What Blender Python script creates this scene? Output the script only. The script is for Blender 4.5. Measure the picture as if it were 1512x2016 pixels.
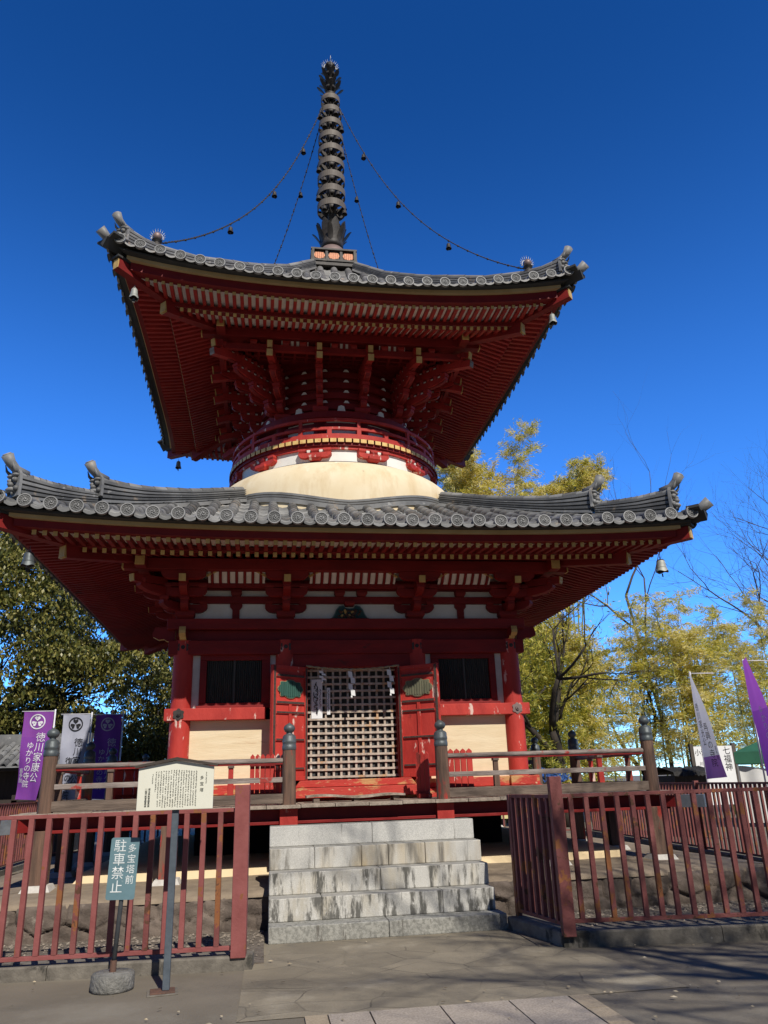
import bpy, math, random
import numpy as np
from mathutils import Matrix, Vector
R=math.radians
random.seed(7); rng=np.random.default_rng(7)
for o in list(bpy.data.objects): bpy.data.objects.remove(o)
S=bpy.context.scene
# ---------------------------------------------------------------- camera, light, exposure
cd=bpy.data.cameras.new('camera'); cam=bpy.data.objects.new('camera',cd); S.collection.objects.link(cam); S.camera=cam
_y,_p,_r=R(-9.198),R(19.433),R(-1.917)
fw0=Vector((-math.sin(_y),math.cos(_y),0)); rt0=Vector((math.cos(_y),math.sin(_y),0))
fw=fw0*math.cos(_p)+Vector((0,0,math.sin(_p))); up0=-fw0*math.sin(_p)+Vector((0,0,math.cos(_p)))
rt=rt0*math.cos(_r)+up0*math.sin(_r); up=-rt0*math.sin(_r)+up0*math.cos(_r)
cm=Matrix((rt,up,-fw)).transposed().to_4x4(); cm.translation=(-1.2076,-13.0205,1.3415); cam.matrix_world=cm
cd.sensor_fit='VERTICAL'; cd.sensor_height=36; cd.lens=1508.46/2016*36; cd.clip_end=3000; cd.clip_start=.05
SUN=Vector((.25,-1,.97)).normalized()
w=bpy.data.worlds.new('World'); S.world=w; w.use_nodes=True; nt=w.node_tree
bg=nt.nodes['Background']; sky=nt.nodes.new('ShaderNodeTexSky'); sky.sky_type='NISHITA'; sky.sun_disc=False
sky.sun_elevation=math.asin(SUN.z); sky.sun_rotation=math.atan2(SUN.x,SUN.y); sky.altitude=400; sky.air_density=.75; sky.dust_density=.05; sky.ozone_density=4.0
hs=nt.nodes.new('ShaderNodeHueSaturation'); hs.inputs['Saturation'].default_value=1.22; hs.inputs['Value'].default_value=1
nt.links.new(sky.outputs[0],hs.inputs['Color'])
# deep winter blue: paler towards the horizon, darker overhead
tc=nt.nodes.new('ShaderNodeTexCoord'); sx_=nt.nodes.new('ShaderNodeSeparateXYZ'); nt.links.new(tc.outputs['Generated'],sx_.inputs[0])
cr=nt.nodes.new('ShaderNodeValToRGB'); cr.color_ramp.interpolation='EASE'; e=cr.color_ramp.elements; e[0].position=.0; e[0].color=(.46,.68,.90,1); e[1].position=.80; e[1].color=(.15,.34,.51,1); k_=e.new(.32); k_.color=(.50,.68,.92,1)
nt.links.new(sx_.outputs[2],cr.inputs[0]); mu=nt.nodes.new('ShaderNodeMix'); mu.data_type='RGBA'; mu.blend_type='MULTIPLY'; mu.inputs[0].default_value=1
mr=nt.nodes.new('ShaderNodeMapRange'); mr.inputs[1].default_value=-.55; mr.inputs[2].default_value=.25; mr.inputs[3].default_value=.15; mr.inputs[4].default_value=1.06; mr.interpolation_type='SMOOTHSTEP'  # dims the sky behind the camera, cutting fill light on the facade
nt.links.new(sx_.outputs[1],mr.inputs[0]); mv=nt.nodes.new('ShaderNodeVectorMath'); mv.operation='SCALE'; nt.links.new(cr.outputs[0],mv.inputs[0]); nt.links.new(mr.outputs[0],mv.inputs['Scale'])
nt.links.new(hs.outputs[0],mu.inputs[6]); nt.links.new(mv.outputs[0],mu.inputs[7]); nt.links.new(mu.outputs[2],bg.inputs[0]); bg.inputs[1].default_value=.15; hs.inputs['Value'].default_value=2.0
sl=bpy.data.lights.new('sun','SUN'); sl.energy=4.7; sl.angle=R(.5); sl.color=(1,.95,.87)
so=bpy.data.objects.new('sun',sl); S.collection.objects.link(so); so.rotation_euler=SUN.to_track_quat('Z','Y').to_euler()
S.view_settings.view_transform='Standard'; S.view_settings.look='None'; S.view_settings.exposure=0; S.view_settings.gamma=1
S.cycles.max_bounces=6; S.cycles.transparent_max_bounces=8
# ---------------------------------------------------------------- materials
def M(name,c1,c2=None,scale=6,rough=.7,bump=0,bscale=None,stretch=(1,1,1),patch=None,spec=.3,metal=0,detail=6,lo=.35,hi=.65,island=0):
    """two-tone noise material; patch=(color,scale,threshold,stretch) lays worn patches over it"""
    m=bpy.data.materials.new(name); m.use_nodes=True; t=m.node_tree; b=t.nodes['Principled BSDF']
    b.inputs['Roughness'].default_value=rough; b.inputs['Specular IOR Level'].default_value=spec; b.inputs['Metallic'].default_value=metal
    N=t.nodes.new; L=t.links.new
    ge=N('ShaderNodeNewGeometry')
    def noise(sc,st,det=detail,ro=.6):
        mp=N('ShaderNodeMapping'); mp.inputs['Scale'].default_value=st; L(ge.outputs['Position'],mp.inputs['Vector'])
        n=N('ShaderNodeTexNoise'); n.inputs['Scale'].default_value=sc; n.inputs['Detail'].default_value=det; n.inputs['Roughness'].default_value=ro
        L(mp.outputs[0],n.inputs['Vector']); return n
    def ramp(src,a,bb):
        r=N('ShaderNodeMapRange'); r.inputs[1].default_value=a; r.inputs[2].default_value=bb; L(src,r.inputs[0]); return r.outputs[0]
    def mix(f,a,bb):
        x=N('ShaderNodeMix'); x.data_type='RGBA'; L(f,x.inputs[0])
        for s,i in((a,6),(bb,7)):
            if isinstance(s,tuple): x.inputs[i].default_value=(*s,1)
            else: L(s,x.inputs[i])
        return x.outputs[2]
    if c2 is None: c2=tuple(v*.75 for v in c1)
    n=noise(scale,stretch); col=mix(ramp(n.outputs[0],lo,hi),c1,c2)
    if island:
        h=N('ShaderNodeHueSaturation'); rr=N('ShaderNodeMapRange'); rr.inputs[3].default_value=1-island; rr.inputs[4].default_value=1+island
        L(ge.outputs['Random Per Island'],rr.inputs[0]); L(rr.outputs[0],h.inputs['Value']); L(col,h.inputs['Color']); col=h.outputs[0]
    for p in (patch or []):
        pn=noise(p[1],p[3] if len(p)>3 else (1,1,1),8,.65); col=mix(ramp(pn.outputs[0],p[2],p[2]+(p[4] if len(p)>4 else .06)),col,p[0])
    L(col,b.inputs['Base Color'])
    if bump:
        bn=noise(bscale or scale*3,stretch); bp=N('ShaderNodeBump'); bp.inputs['Strength'].default_value=bump; bp.inputs['Distance'].default_value=.02
        L(bn.outputs[0],bp.inputs['Height']); L(bp.outputs[0],b.inputs['Normal'])
    return m
def cloth(name,c):
    return leafmat(name,[c,tuple(v*.94 for v in c)],.85,.5)
def leafmat(name,cols,rough=.45,trans=.3):
    m=bpy.data.materials.new(name); m.use_nodes=True; t=m.node_tree; b=t.nodes['Principled BSDF']; N=t.nodes.new; L=t.links.new
    ge=N('ShaderNodeNewGeometry'); cr=N('ShaderNodeValToRGB'); cr.color_ramp.interpolation='LINEAR'
    el=cr.color_ramp.elements
    while len(el)<len(cols): el.new(.5)
    for i,c in enumerate(cols): el[i].position=i/(len(cols)-1); el[i].color=(*c,1)
    L(ge.outputs['Random Per Island'],cr.inputs[0]); L(cr.outputs[0],b.inputs['Base Color'])
    b.inputs['Roughness'].default_value=rough; b.inputs['Specular IOR Level'].default_value=.5
    if trans:
        tr=N('ShaderNodeBsdfTranslucent'); L(cr.outputs[0],tr.inputs[0]); mx=N('ShaderNodeMixShader'); mx.inputs[0].default_value=trans
        L(b.outputs[0],mx.inputs[1]); L(tr.outputs[0],mx.inputs[2]); L(mx.outputs[0],t.nodes['Material Output'].inputs[0])
    return m
REDR=M('bounce_lit_red_paint',(.37,.026,.019),(.27,.016,.013),5,.55,.12,30)  # lifted red for the upper eaves; bounce light from below is in the colour
RED=M('shaded_red_paint',(.245,.014,.0115),(.165,.009,.008),3.5,.62,.2,34,(.45,.45,1.6),patch=[((.42,.16,.12),8,.70,(.5,.5,2)),((.07,.012,.01),4,.66,(.6,.6,1.5))])  # darkened copy of the red; shade is put into the colour
REDWORN=M('worn_red_paint',(.52,.05,.036),(.37,.03,.023),4,.65,.3,30,(1,1,.35),patch=[((.70,.50,.42),7,.605,(1,1,.3),.03),((.20,.03,.022),5,.63,(1,1,.5))])  # same red kept lighter for sunlit parts; the patches are wear
REDPEEL=M('peeling_red_paint',(.50,.05,.035),(.42,.04,.028),6,.65,.3,30,(.5,1,1.5),patch=[((.50,.27,.11),5,.53,(.5,1,1.6)),((.62,.42,.25),11,.62,(.5,1,1.6))])
REDDK=M('deep_shade_red_paint',(.20,.0105,.0095),(.155,.008,.008),5,.6,.12,30)  # darkest copy of the red, with deep shade in its colour
OCHRE=M('ochre_paint',(.62,.42,.15),(.50,.31,.10),9,.6,.1,patch=[((.2,.12,.07),14,.68)])
BEIGE=M('ochre_fascia',(.58,.42,.21),(.50,.34,.15),3,.65,.1)
WHITE=M('white_plaster',(.85,.80,.71),(.77,.71,.61),5,.85,.1,patch=[((.42,.38,.33),4,.66)])
SOFW=M('bounce_lit_white',(.86,.82,.75),(.78,.73,.66),5,.85,.1)  # lifted white; bounce light under the upper eaves is in the colour
WHITEW=M('white_boards',(.70,.68,.62),(.55,.52,.46),5,.85,.15,patch=[((.33,.30,.27),5,.68,(1,1,.2))])
CREAM=M('cream_boards',(.79,.665,.45),(.72,.58,.37),5,.75,.18,24,(.35,1,2.5),patch=[((.58,.42,.25),6,.64,(.3,1,4)),((.38,.28,.18),9,.70,(.25,1,5))])
DRUMW=M('drum_whitewash',(.84,.82,.77),(.76,.74,.69),4,.85,.1,patch=[((.34,.31,.28),6,.68,(1,1,2))])
DOME=M('dome_plaster',(.79,.685,.49),(.73,.60,.39),1.7,.85,.06,12,patch=[((.66,.515,.31),1.9,.50,(1.6,1.6,.35),.16),((.50,.40,.27),5,.64,(2.4,2.4,.25),.08),((.82,.74,.58),2.0,.62,(1,1,.7)),((.40,.31,.2),9,.70,(2,2,.3))])
TILE=M('roof_tile',(.23,.23,.225),(.13,.13,.13),2.6,.5,.1,40,island=.42,patch=[((.36,.355,.34),7,.62),((.30,.245,.19),3.3,.62),((.10,.10,.085),5,.68)])
TILEU=M('upper_roof_tile',(.25,.245,.235),(.15,.145,.14),2.6,.5,.1,40,island=.25,patch=[((.38,.35,.31),7,.62),((.34,.25,.19),3,.62)])
DISCIN=M('eave_disc_recess',(.11,.11,.108),(.075,.075,.074),9,.6)
DISC=M('eave_disc_tile',(.30,.30,.295),(.20,.20,.198),9,.5,.1,40,island=.12)
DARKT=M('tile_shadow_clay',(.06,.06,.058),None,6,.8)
WOOD=M('weathered_wood',(.20,.15,.115),(.095,.07,.055),9,.8,.5,30,(.25,1,1.8))
WOODV=M('weathered_post_wood',(.20,.115,.078),(.09,.058,.043),9,.8,.5,30,(2,2,.18),patch=[((.36,.042,.03),3.2,.55,(1.4,1.4,.4)),((.30,.25,.20),8,.67,(2,2,.2))])
PLANK=M('deck_planks',(.40,.33,.26),(.25,.20,.155),10,.8,.5,34,(2.2,.25,2.5),patch=[((.13,.10,.08),6,.66,(3,.2,1))])
GREYRAIL=M('bleached_rail_wood',(.34,.285,.25),(.15,.115,.10),9,.8,.5,26,(.3,1,2.2),patch=[((.34,.045,.035),4,.60)])
BRONZE=M('patinated_bronze',(.135,.152,.155),(.075,.085,.088),8,.5,.15,40,(1,1,.5),metal=.35,patch=[((.30,.36,.36),7,.64)])
IRON=M('dark_bronze',(.062,.054,.048),(.034,.03,.028),9,.55,.12,40,metal=.1,patch=[((.13,.11,.09),6,.66)])
RINGB=M('ring_bronze',(.17,.145,.12),(.12,.10,.085),5,.6,.1,40,patch=[((.23,.17,.14),4,.62)])
PINKBR=M('reddish_bronze',(.28,.20,.18),(.19,.14,.13),4,.5,.1,metal=.3)
SILVER=M('pale_metal',(.55,.55,.52),(.34,.34,.32),20,.4,.1,metal=.4)
COPPER=M('copper_inlay',(.80,.28,.09),(.55,.16,.05),24,.45,.1)
BLACKW=M('window_slats',(.05,.054,.046),(.085,.085,.075),20,.7,.2,40,(4,1,.2))
LATT=M('flaking_lattice_wood',(.56,.49,.41),(.36,.28,.215),14,.8,.3,40,patch=[((.20,.14,.10),9,.585),((.50,.31,.17),4,.56),((.72,.69,.64),7,.64)])
VOID=M('dark_interior',(.012,.011,.011),None,3,.9)
STUD=M('door_metal_trim',(.10,.062,.05),(.05,.035,.03),40,.6,.4,90)
GREEN=M('green_carving',(.045,.125,.098),(.028,.08,.062),12,.7,.2,60,(6,1,.3))
OLIVEC=M('faded_green_carving',(.20,.19,.12),(.11,.11,.07),12,.7,.3,60,(6,1,.3))
PAPER=M('white_paper',(.80,.80,.79),(.74,.74,.73),4,.9)
INK=M('ink',(.02,.02,.022),None,4,.9)
ROPE=M('straw_rope',(.42,.34,.2),(.3,.24,.14),30,.9,.3)
GRAN=M('granite_steps',(.60,.585,.54),(.42,.41,.375),150,.8,.18,90,lo=.4,hi=.6,patch=[((.26,.245,.215),2.4,.63,(5,5,.5))])
_GB=((.60,.58,.53),(.45,.435,.39))
GRANA=M('dark_streaked_granite',*_GB,150,.8,.2,90,lo=.4,hi=.6,patch=[((.42,.38,.30),2.4,.50,(2,2,.6),.2),((.13,.125,.11),5.5,.47,(2.6,2.6,.55),.10),((.60,.58,.53),26,.58,(1,1,.5),.1)])
GRANB=M('lightly_streaked_granite',*_GB,150,.8,.2,90,lo=.4,hi=.6,patch=[((.47,.41,.30),2.0,.46,(2,2,.5),.22),((.12,.115,.10),5.0,.50,(3,3,.5),.10),((.60,.58,.53),26,.60,(1,1,.5),.1)])
GRANC=M('yellowed_granite',*_GB,150,.8,.2,90,lo=.4,hi=.6,patch=[((.44,.36,.235),1.7,.42,(1.5,1.5,.35),.22),((.17,.155,.13),3.0,.52,(3,3,.35),.14)])
GRAN2=M('stained_granite',(.60,.575,.51),(.43,.41,.36),150,.8,.2,90,lo=.4,hi=.6,patch=[((.50,.40,.23),2.2,.53,(2,2,.4)),((.105,.098,.085),6,.545,(3.4,3.4,.5))])
GRAN3=M('dirty_granite',(.36,.35,.31),(.22,.215,.19),40,.85,.25,70,lo=.4,hi=.6,patch=[((.14,.13,.11),5,.58,(3,3,.5)),((.52,.51,.47),6,.68,(2,2,.4))])
STONE=M('rough_wall_stone',(.185,.145,.116),(.10,.078,.063),5,.9,.7,26,patch=[((.28,.235,.19),3,.60),((.09,.07,.06),9,.66)])
EARTH=M('sandy_earth',(.30,.235,.165),(.22,.17,.12),6,.95,.4,40)
FOOT=M('pale_footing_stone',(.58,.55,.50),(.48,.45,.40),20,.9,.2)
KAME=M('cream_plaster_mound',(.74,.58,.36),(.66,.51,.30),3,.85,.05)
KERB=M('kerb_concrete',(.205,.182,.148),(.125,.11,.09),9,.9,.35,40,patch=[((.06,.055,.045),4,.565,(1.2,1.2,.6)),((.34,.31,.265),8,.69)])
FENCE=M('old_red_iron',(.285,.090,.083),(.225,.064,.058),6,.65,.15,40,patch=[((.24,.09,.035),6,.61,(1,1,.8),.02),((.11,.05,.03),11,.68)])
FENCER=M('rusty_red_iron',(.225,.076,.068),(.165,.05,.045),6,.7,.2,40,patch=[((.25,.095,.035),5.5,.565,(1,1,.8),.02),((.10,.045,.025),6.5,.60,(1,1,.8),.02),((.40,.22,.15),16,.70)])
POSTB=M('blue_grey_post',(.10,.12,.14),(.07,.085,.10),12,.55,.1,patch=[((.20,.09,.05),7,.70)])
POLEW=M('chipped_black_pole',(.07,.075,.08),None,12,.5,.1,patch=[((.6,.6,.58),16,.66,(1,1,.4))])
BOARD=M('cream_notice_board',(.72,.71,.60),(.68,.66,.54),3,.55,.0)
SIGNB=M('faded_blue_sign',(.14,.235,.265),(.11,.19,.215),7,.6,.08,patch=[((.30,.37,.37),9,.70)])
PAINTW=M('white_sign_paint',(.80,.82,.80),(.60,.64,.63),25,.6)
CONC=M('concrete_base',(.26,.25,.225),(.15,.145,.13),14,.95,.9,50)
RUSTY=M('rusty_iron',(.16,.085,.06),(.10,.06,.045),14,.8,.3)
BROWN=M('brown_board_roof',(.07,.055,.045),None,8,.8)
PURPLE=cloth('purple_banner_cloth',(.36,.085,.52))
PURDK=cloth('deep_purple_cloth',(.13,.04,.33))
LILAC=cloth('white_banner_cloth',(.78,.78,.80))
MAUVE=cloth('mauve_banner_cloth',(.34,.16,.44))
BWHITE=M('white_print',(.78,.76,.80),None,6,.8)
TENTG=M('green_tent_canvas',(.03,.13,.075),(.024,.10,.06),2,.7)
TENTW=M('white_canvas',(.72,.71,.68),(.62,.61,.58),2,.8)
DKWOOD=M('dark_building_timber',(.055,.042,.034),(.035,.028,.024),7,.8,.3,30,(2,2,.2))
PALEWALL=M('pale_wall',(.55,.50,.42),(.44,.40,.34),3,.9)
BLUE=M('blue_sheet',(.05,.13,.42),(.035,.09,.3),4,.5)
HOUSEW=M('white_house_wall',(.72,.72,.70),(.66,.66,.64),3,.9)
GREYROOF=M('grey_house_roof',(.24,.24,.25),(.18,.18,.19),6,.7)
BARK=M('dark_bark',(.06,.048,.038),(.03,.025,.02),7,.9,.8,20,(1,1,.3))
BARKG=M('pale_bark',(.12,.10,.085),(.07,.06,.05),7,.9,.6,20,(1,1,.3))
CULM=M('bamboo_culm',(.24,.25,.09),(.15,.17,.06),8,.5,.1,20,(1,1,.3))
TWIG=M('bare_twigs',(.11,.09,.085),(.07,.06,.058),8,.9)
LEAFD=leafmat('evergreen_leaves',[(.045,.058,.013),(.11,.122,.026),(.22,.205,.046),(.36,.31,.085)],.40,.25)
LEAFB=leafmat('bamboo_leaves',[(.28,.32,.05),(.60,.55,.085),(.82,.69,.115),(.88,.77,.24)],.45,.5)
LEAFY=leafmat('dry_bamboo_leaves',[(.46,.43,.08),(.76,.62,.12),(.84,.72,.28),(.84,.79,.52)],.5,.5)
LEAFM=leafmat('bamboo_shade_leaves',[(.12,.17,.03),(.34,.37,.06),(.60,.55,.09),(.78,.64,.12)],.45,.5)
# ---------------------------------------------------------------- mesh builder
class MB:
    def __init__(s): s.v=[]; s.f=[]; s.m=[]; s.sm=[]
    def add(s,vs,fs,mi=0,sm=False):
        b=len(s.v); s.v.extend([tuple(p) for p in vs]); s.f.extend([tuple(b+i for i in f) for f in fs]); s.m.extend([mi]*len(fs)); s.sm.extend([sm]*len(fs)); return s
    def box(s,x0,x1,y0,y1,z0,z1,mi=0):
        return s.add([(x0,y0,z0),(x1,y0,z0),(x1,y1,z0),(x0,y1,z0),(x0,y0,z1),(x1,y0,z1),(x1,y1,z1),(x0,y1,z1)],
            [(3,2,1,0),(4,5,6,7),(0,1,5,4),(1,2,6,5),(2,3,7,6),(3,0,4,7)],mi)
    def beam(s,p0,p1,wd,h,mi=0,upv=(0,0,1),endmi=None):
        p0=Vector(p0);p1=Vector(p1);d=(p1-p0).normalized();u=Vector(upv);sd=d.cross(u).normalized();u=sd.cross(d)
        vs=[p+sd*a*wd/2+u*b*h/2 for p in(p0,p1) for a,b in((-1,-1),(1,-1),(1,1),(-1,1))]
        s.add(vs,[(0,1,5,4),(1,2,6,5),(2,3,7,6),(3,0,4,7)],mi); n=len(s.v)-8
        s.f.extend([(n+3,n+2,n+1,n),(n+4,n+5,n+6,n+7)]); s.m.extend([mi,mi if endmi is None else endmi]); s.sm.extend([False]*2); return s
    def cyl(s,p0,p1,r0,r1=None,n=12,mi=0,cap=True):
        r1=r0 if r1 is None else r1; p0=Vector(p0);p1=Vector(p1);d=(p1-p0).normalized()
        a=d.orthogonal().normalized();b=d.cross(a)
        vs=[p+(a*math.cos(t)+b*math.sin(t))*r for p,r in((p0,r0),(p1,r1)) for t in[2*math.pi*i/n for i in range(n)]]
        s.add(vs,[(i,(i+1)%n,n+(i+1)%n,n+i) for i in range(n)],mi,True)
        if cap:
            k=len(s.v)-2*n; s.f.extend([tuple(k+i for i in reversed(range(n))),tuple(k+n+i for i in range(n))]); s.m.extend([mi]*2); s.sm.extend([False]*2)
        return s
    def lathe(s,prof,n=24,c=(0,0,0),mi=0,a0=0,a1=2*math.pi,smooth=True):
        full=abs(a1-a0-2*math.pi)<1e-6; m=n if full else n+1; vs=[]
        for r,z in prof:
            for i in range(m):
                t=a0+(a1-a0)*i/n; vs.append((c[0]+r*math.cos(t),c[1]+r*math.sin(t),c[2]+z))
        fs=[]
        for j in range(len(prof)-1):
            for i in range(n):
                k=(i+1)%m; fs.append((j*m+i,j*m+k,(j+1)*m+k,(j+1)*m+i))
        return s.add(vs,fs,mi,smooth)
    def prism(s,poly,o,ax,ay,az,t,mi=0,side=None):
        """polygon in the plane (ax,ay) at o, extruded from 0 to t along az"""
        o=Vector(o);ax=Vector(ax);ay=Vector(ay);az=Vector(az);n=len(poly)
        vs=[o+ax*x+ay*y+az*d for d in(0,t) for x,y in poly]
        s.add(vs,[tuple(reversed(range(n))),tuple(range(n,2*n))],mi)
        k=len(s.v)-2*n; s.f.extend([(k+i,k+(i+1)%n,k+n+(i+1)%n,k+n+i) for i in range(n)]); s.m.extend([mi if side is None else side]*n); s.sm.extend([False]*n); return s
    def tube(s,pts,r,n=6,mi=0):
        pts=[Vector(p) for p in pts]; rs=r if isinstance(r,(list,tuple)) else [r]*len(pts); vs=[]; a=None
        for i,p in enumerate(pts):
            d=(pts[min(i+1,len(pts)-1)]-pts[max(i-1,0)]).normalized()
            a=d.orthogonal().normalized() if a is None else (a-d*a.dot(d)).normalized()
            b=d.cross(a); vs+=[p+(a*math.cos(2*math.pi*j/n)+b*math.sin(2*math.pi*j/n))*rs[i] for j in range(n)]
        k=len(pts); fs=[(i*n+j,i*n+(j+1)%n,(i+1)*n+(j+1)%n,(i+1)*n+j) for i in range(k-1) for j in range(n)]
        fs+=[tuple(reversed(range(n))),tuple((k-1)*n+j for j in range(n))]
        return s.add(vs,fs,mi,True)
    def grid(s,P,mi=0,sm=True):
        a=len(P);b=len(P[0]); return s.add([p for r in P for p in r],[(i*b+j,i*b+j+1,(i+1)*b+j+1,(i+1)*b+j) for i in range(a-1) for j in range(b-1)],mi,sm)
    def xf(s,mat): s.v=[tuple(mat@Vector(p)) for p in s.v]; return s
    def rep4(s,ks=(1,2,3)):
        bv=list(s.v);bf=list(s.f);bm=list(s.m);bs=list(s.sm)
        for k in ks:
            c,sn=[(1,0),(0,1),(-1,0),(0,-1)][k]; n=len(s.v)
            s.v+=[(c*x-sn*y,sn*x+c*y,z) for x,y,z in bv]; s.f+=[tuple(n+i for i in f) for f in bf]; s.m+=bm; s.sm+=bs
        return s
    def mesh(s,name,mats):
        me=bpy.data.meshes.new(name); me.from_pydata(s.v,[],s.f); me.polygons.foreach_set('material_index',s.m); me.polygons.foreach_set('use_smooth',s.sm)
        for m in mats: me.materials.append(m)
        me.update(); return me
    def build(s,name,mats,parent=None,bevel=0,label=None):
        o=bpy.data.objects.new(name,s.mesh(name,mats if isinstance(mats,(list,tuple)) else [mats])); S.collection.objects.link(o)
        if parent: put(o,parent)
        if bevel:
            b=o.modifiers.new('bevel','BEVEL'); b.width=bevel; b.segments=2; b.limit_method='ANGLE'
        if label: o['label']=label
        return o
def put(o,parent):
    """parent while keeping the mesh in world coordinates"""
    o.parent=parent; inv=Matrix.Identity(4); q=parent
    m=Matrix.Identity(4)
    while q is not None: m=q.matrix_basis@m if q.parent is None else q.matrix_parent_inverse@q.matrix_basis@m; q=q.parent
    o.matrix_parent_inverse=m.inverted(); return o
def thing(name,label,cat,loc=(0,0,0),group=None):
    o=bpy.data.objects.new(name,None); S.collection.objects.link(o); o.location=loc; o.empty_display_size=.2; tag(o,label,cat,group); return o
def tag(o,label,cat,group=None):
    o['label']=label; o['category']=cat
    if group: o['group']=group
    return o
def kind(o,k): o['kind']=k; return o
def copytree(o,mat,parent=None):
    c=o.copy(); S.collection.objects.link(c)
    if parent is None: c.matrix_basis=mat@o.matrix_basis
    else: c.parent=parent; c.matrix_parent_inverse=o.matrix_parent_inverse.copy()
    for ch in o.children: copytree(ch,mat,c)
    return c
def text(body,size,loc,ax,ay,mat,parent,name='lettering',align='CENTER',space=.92,ext=.0008):
    cu=bpy.data.curves.new(name,'FONT'); cu.body=body; cu.size=size; cu.align_x=align; cu.align_y='TOP'; cu.space_line=space; cu.extrude=ext; cu.resolution_u=2
    o=bpy.data.objects.new(name,cu); S.collection.objects.link(o)
    dg=bpy.context.evaluated_depsgraph_get(); me=bpy.data.meshes.new_from_object(o.evaluated_get(dg)); bpy.data.objects.remove(o)
    ax=Vector(ax).normalized();ay=Vector(ay).normalized();az=ax.cross(ay); X=Matrix((ax,ay,az)).transposed().to_4x4(); X.translation=loc
    me.transform(X); me.materials.clear(); me.materials.append(mat); o=bpy.data.objects.new(name,me); S.collection.objects.link(o)
    if parent: put(o,parent)
    return o
def lerp(t,xs,ys): return float(np.interp(t,xs,ys))
def clamp(v): return max(0.,min(1.,v))
# ---------------------------------------------------------------- ground and paving
def rep4z(mb,dz=.003):
    bv=list(mb.v);bf=list(mb.f);bm=list(mb.m);bs=list(mb.sm)
    for k in(1,2,3):
        c,sn=[(1,0),(0,1),(-1,0),(0,-1)][k]; n=len(mb.v); q=dz if k%2 else 0
        mb.v+=[(c*x-sn*y,sn*x+c*y,z+q) for x,y,z in bv]; mb.f+=[tuple(n+i for i in f) for f in bf]; mb.m+=bm; mb.sm+=bs
    return mb
def ground_mat(name,c1,c2,seams=None):
    m=M(name,c1,c2,1.1,.93,.35,45,patch=[((.245,.22,.173),.9,.52,(1,1,1),.2),((.13,.115,.09),1.6,.56,(1,1,1),.18),((.085,.075,.06),26,.70),((.31,.28,.23),22,.72)])
    return m
GROUND=ground_mat('packed_earth',(.198,.170,.129),(.155,.133,.101))
PAVE=M('worn_flagstone',(.272,.232,.166),(.212,.181,.131),1.6,.92,.4,50,patch=[((.36,.315,.235),1.2,.56,(1,1,1),.15),((.16,.14,.108),2.0,.56,(1,1,1),.16),((.09,.08,.062),30,.70),((.40,.36,.29),24,.73)])
SLAB=M('granite_paving',(.43,.365,.295),(.30,.255,.205),70,.9,.3,90,lo=.38,hi=.62,island=.07,patch=[((.24,.21,.18),2,.64)])
SLABY=M('yellowish_granite_edging',(.42,.34,.235),(.33,.265,.185),60,.9,.3,90,lo=.38,hi=.62,island=.06)
g=MB(); g.grid([[(-400,-60+460*0,0),(400,-60,0)],[(-400,700,0),(400,700,0)]]); kind(g.build('ground',GROUND),'structure')
# irregular flagstones between the steps and the granite walk
rr=random.Random(3)
g=MB(); g.add([(-1.33,-7.55,.004),(1.62,-7.55,.004),(1.24,-5.15,.004),(-1.30,-5.15,.004)],[(0,1,2,3)])
def cracked(m,scale,rot,amt,wid):
    """faint uneven joints between irregular flagstones"""
    t=m.node_tree; N=t.nodes.new; L=t.links.new; b=t.nodes['Principled BSDF']; src=b.inputs['Base Color'].links[0].from_socket
    ge=N('ShaderNodeNewGeometry'); mp=N('ShaderNodeMapping'); mp.inputs['Rotation'].default_value=(0,0,rot); mp.inputs['Scale'].default_value=(1,1.25,0); L(ge.outputs['Position'],mp.inputs[0])
    nz=N('ShaderNodeTexNoise'); nz.inputs['Scale'].default_value=3; L(mp.outputs[0],nz.inputs[0]); ad=N('ShaderNodeMixRGB'); ad.blend_type='LINEAR_LIGHT'; ad.inputs[0].default_value=.035; L(mp.outputs[0],ad.inputs[1]); L(nz.outputs[1],ad.inputs[2])
    def vor(feat):
        v=N('ShaderNodeTexVoronoi'); v.feature=feat; v.inputs['Scale'].default_value=scale; v.inputs['Randomness'].default_value=.62; L(ad.outputs[0],v.inputs['Vector']); return v
    v=vor('DISTANCE_TO_EDGE'); r=N('ShaderNodeMapRange'); r.inputs[1].default_value=0; r.inputs[2].default_value=wid; r.inputs[3].default_value=1; r.inputs[4].default_value=0; L(v.outputs['Distance'],r.inputs[0])
    n2=N('ShaderNodeTexNoise'); n2.inputs['Scale'].default_value=1.7; L(mp.outputs[0],n2.inputs[0]); r2=N('ShaderNodeMapRange'); r2.inputs[1].default_value=.40; r2.inputs[2].default_value=.62; r2.inputs[3].default_value=.12; L(n2.outputs[0],r2.inputs[0])
    mu_=N('ShaderNodeMath'); mu_.operation='MULTIPLY'; L(r.outputs[0],mu_.inputs[0]); L(r2.outputs[0],mu_.inputs[1])
    c=vor('F1'); hv=N('ShaderNodeHueSaturation'); sp_=N('ShaderNodeSeparateColor'); L(c.outputs['Color'],sp_.inputs[0]); r3=N('ShaderNodeMapRange'); r3.inputs[3].default_value=1-amt; r3.inputs[4].default_value=1+amt; L(sp_.outputs[0],r3.inputs[0]); L(r3.outputs[0],hv.inputs['Value']); L(src,hv.inputs['Color'])
    mx=N('ShaderNodeMix'); mx.data_type='RGBA'; L(mu_.outputs[0],mx.inputs[0]); L(hv.outputs[0],mx.inputs[6]); mx.inputs[7].default_value=(.10,.086,.066,1); L(mx.outputs[2],b.inputs['Base Color'])
cracked(PAVE,2.1,.72,.09,.018)
kind(g.build('flagstone_path',PAVE),'structure')
g=MB()
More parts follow.
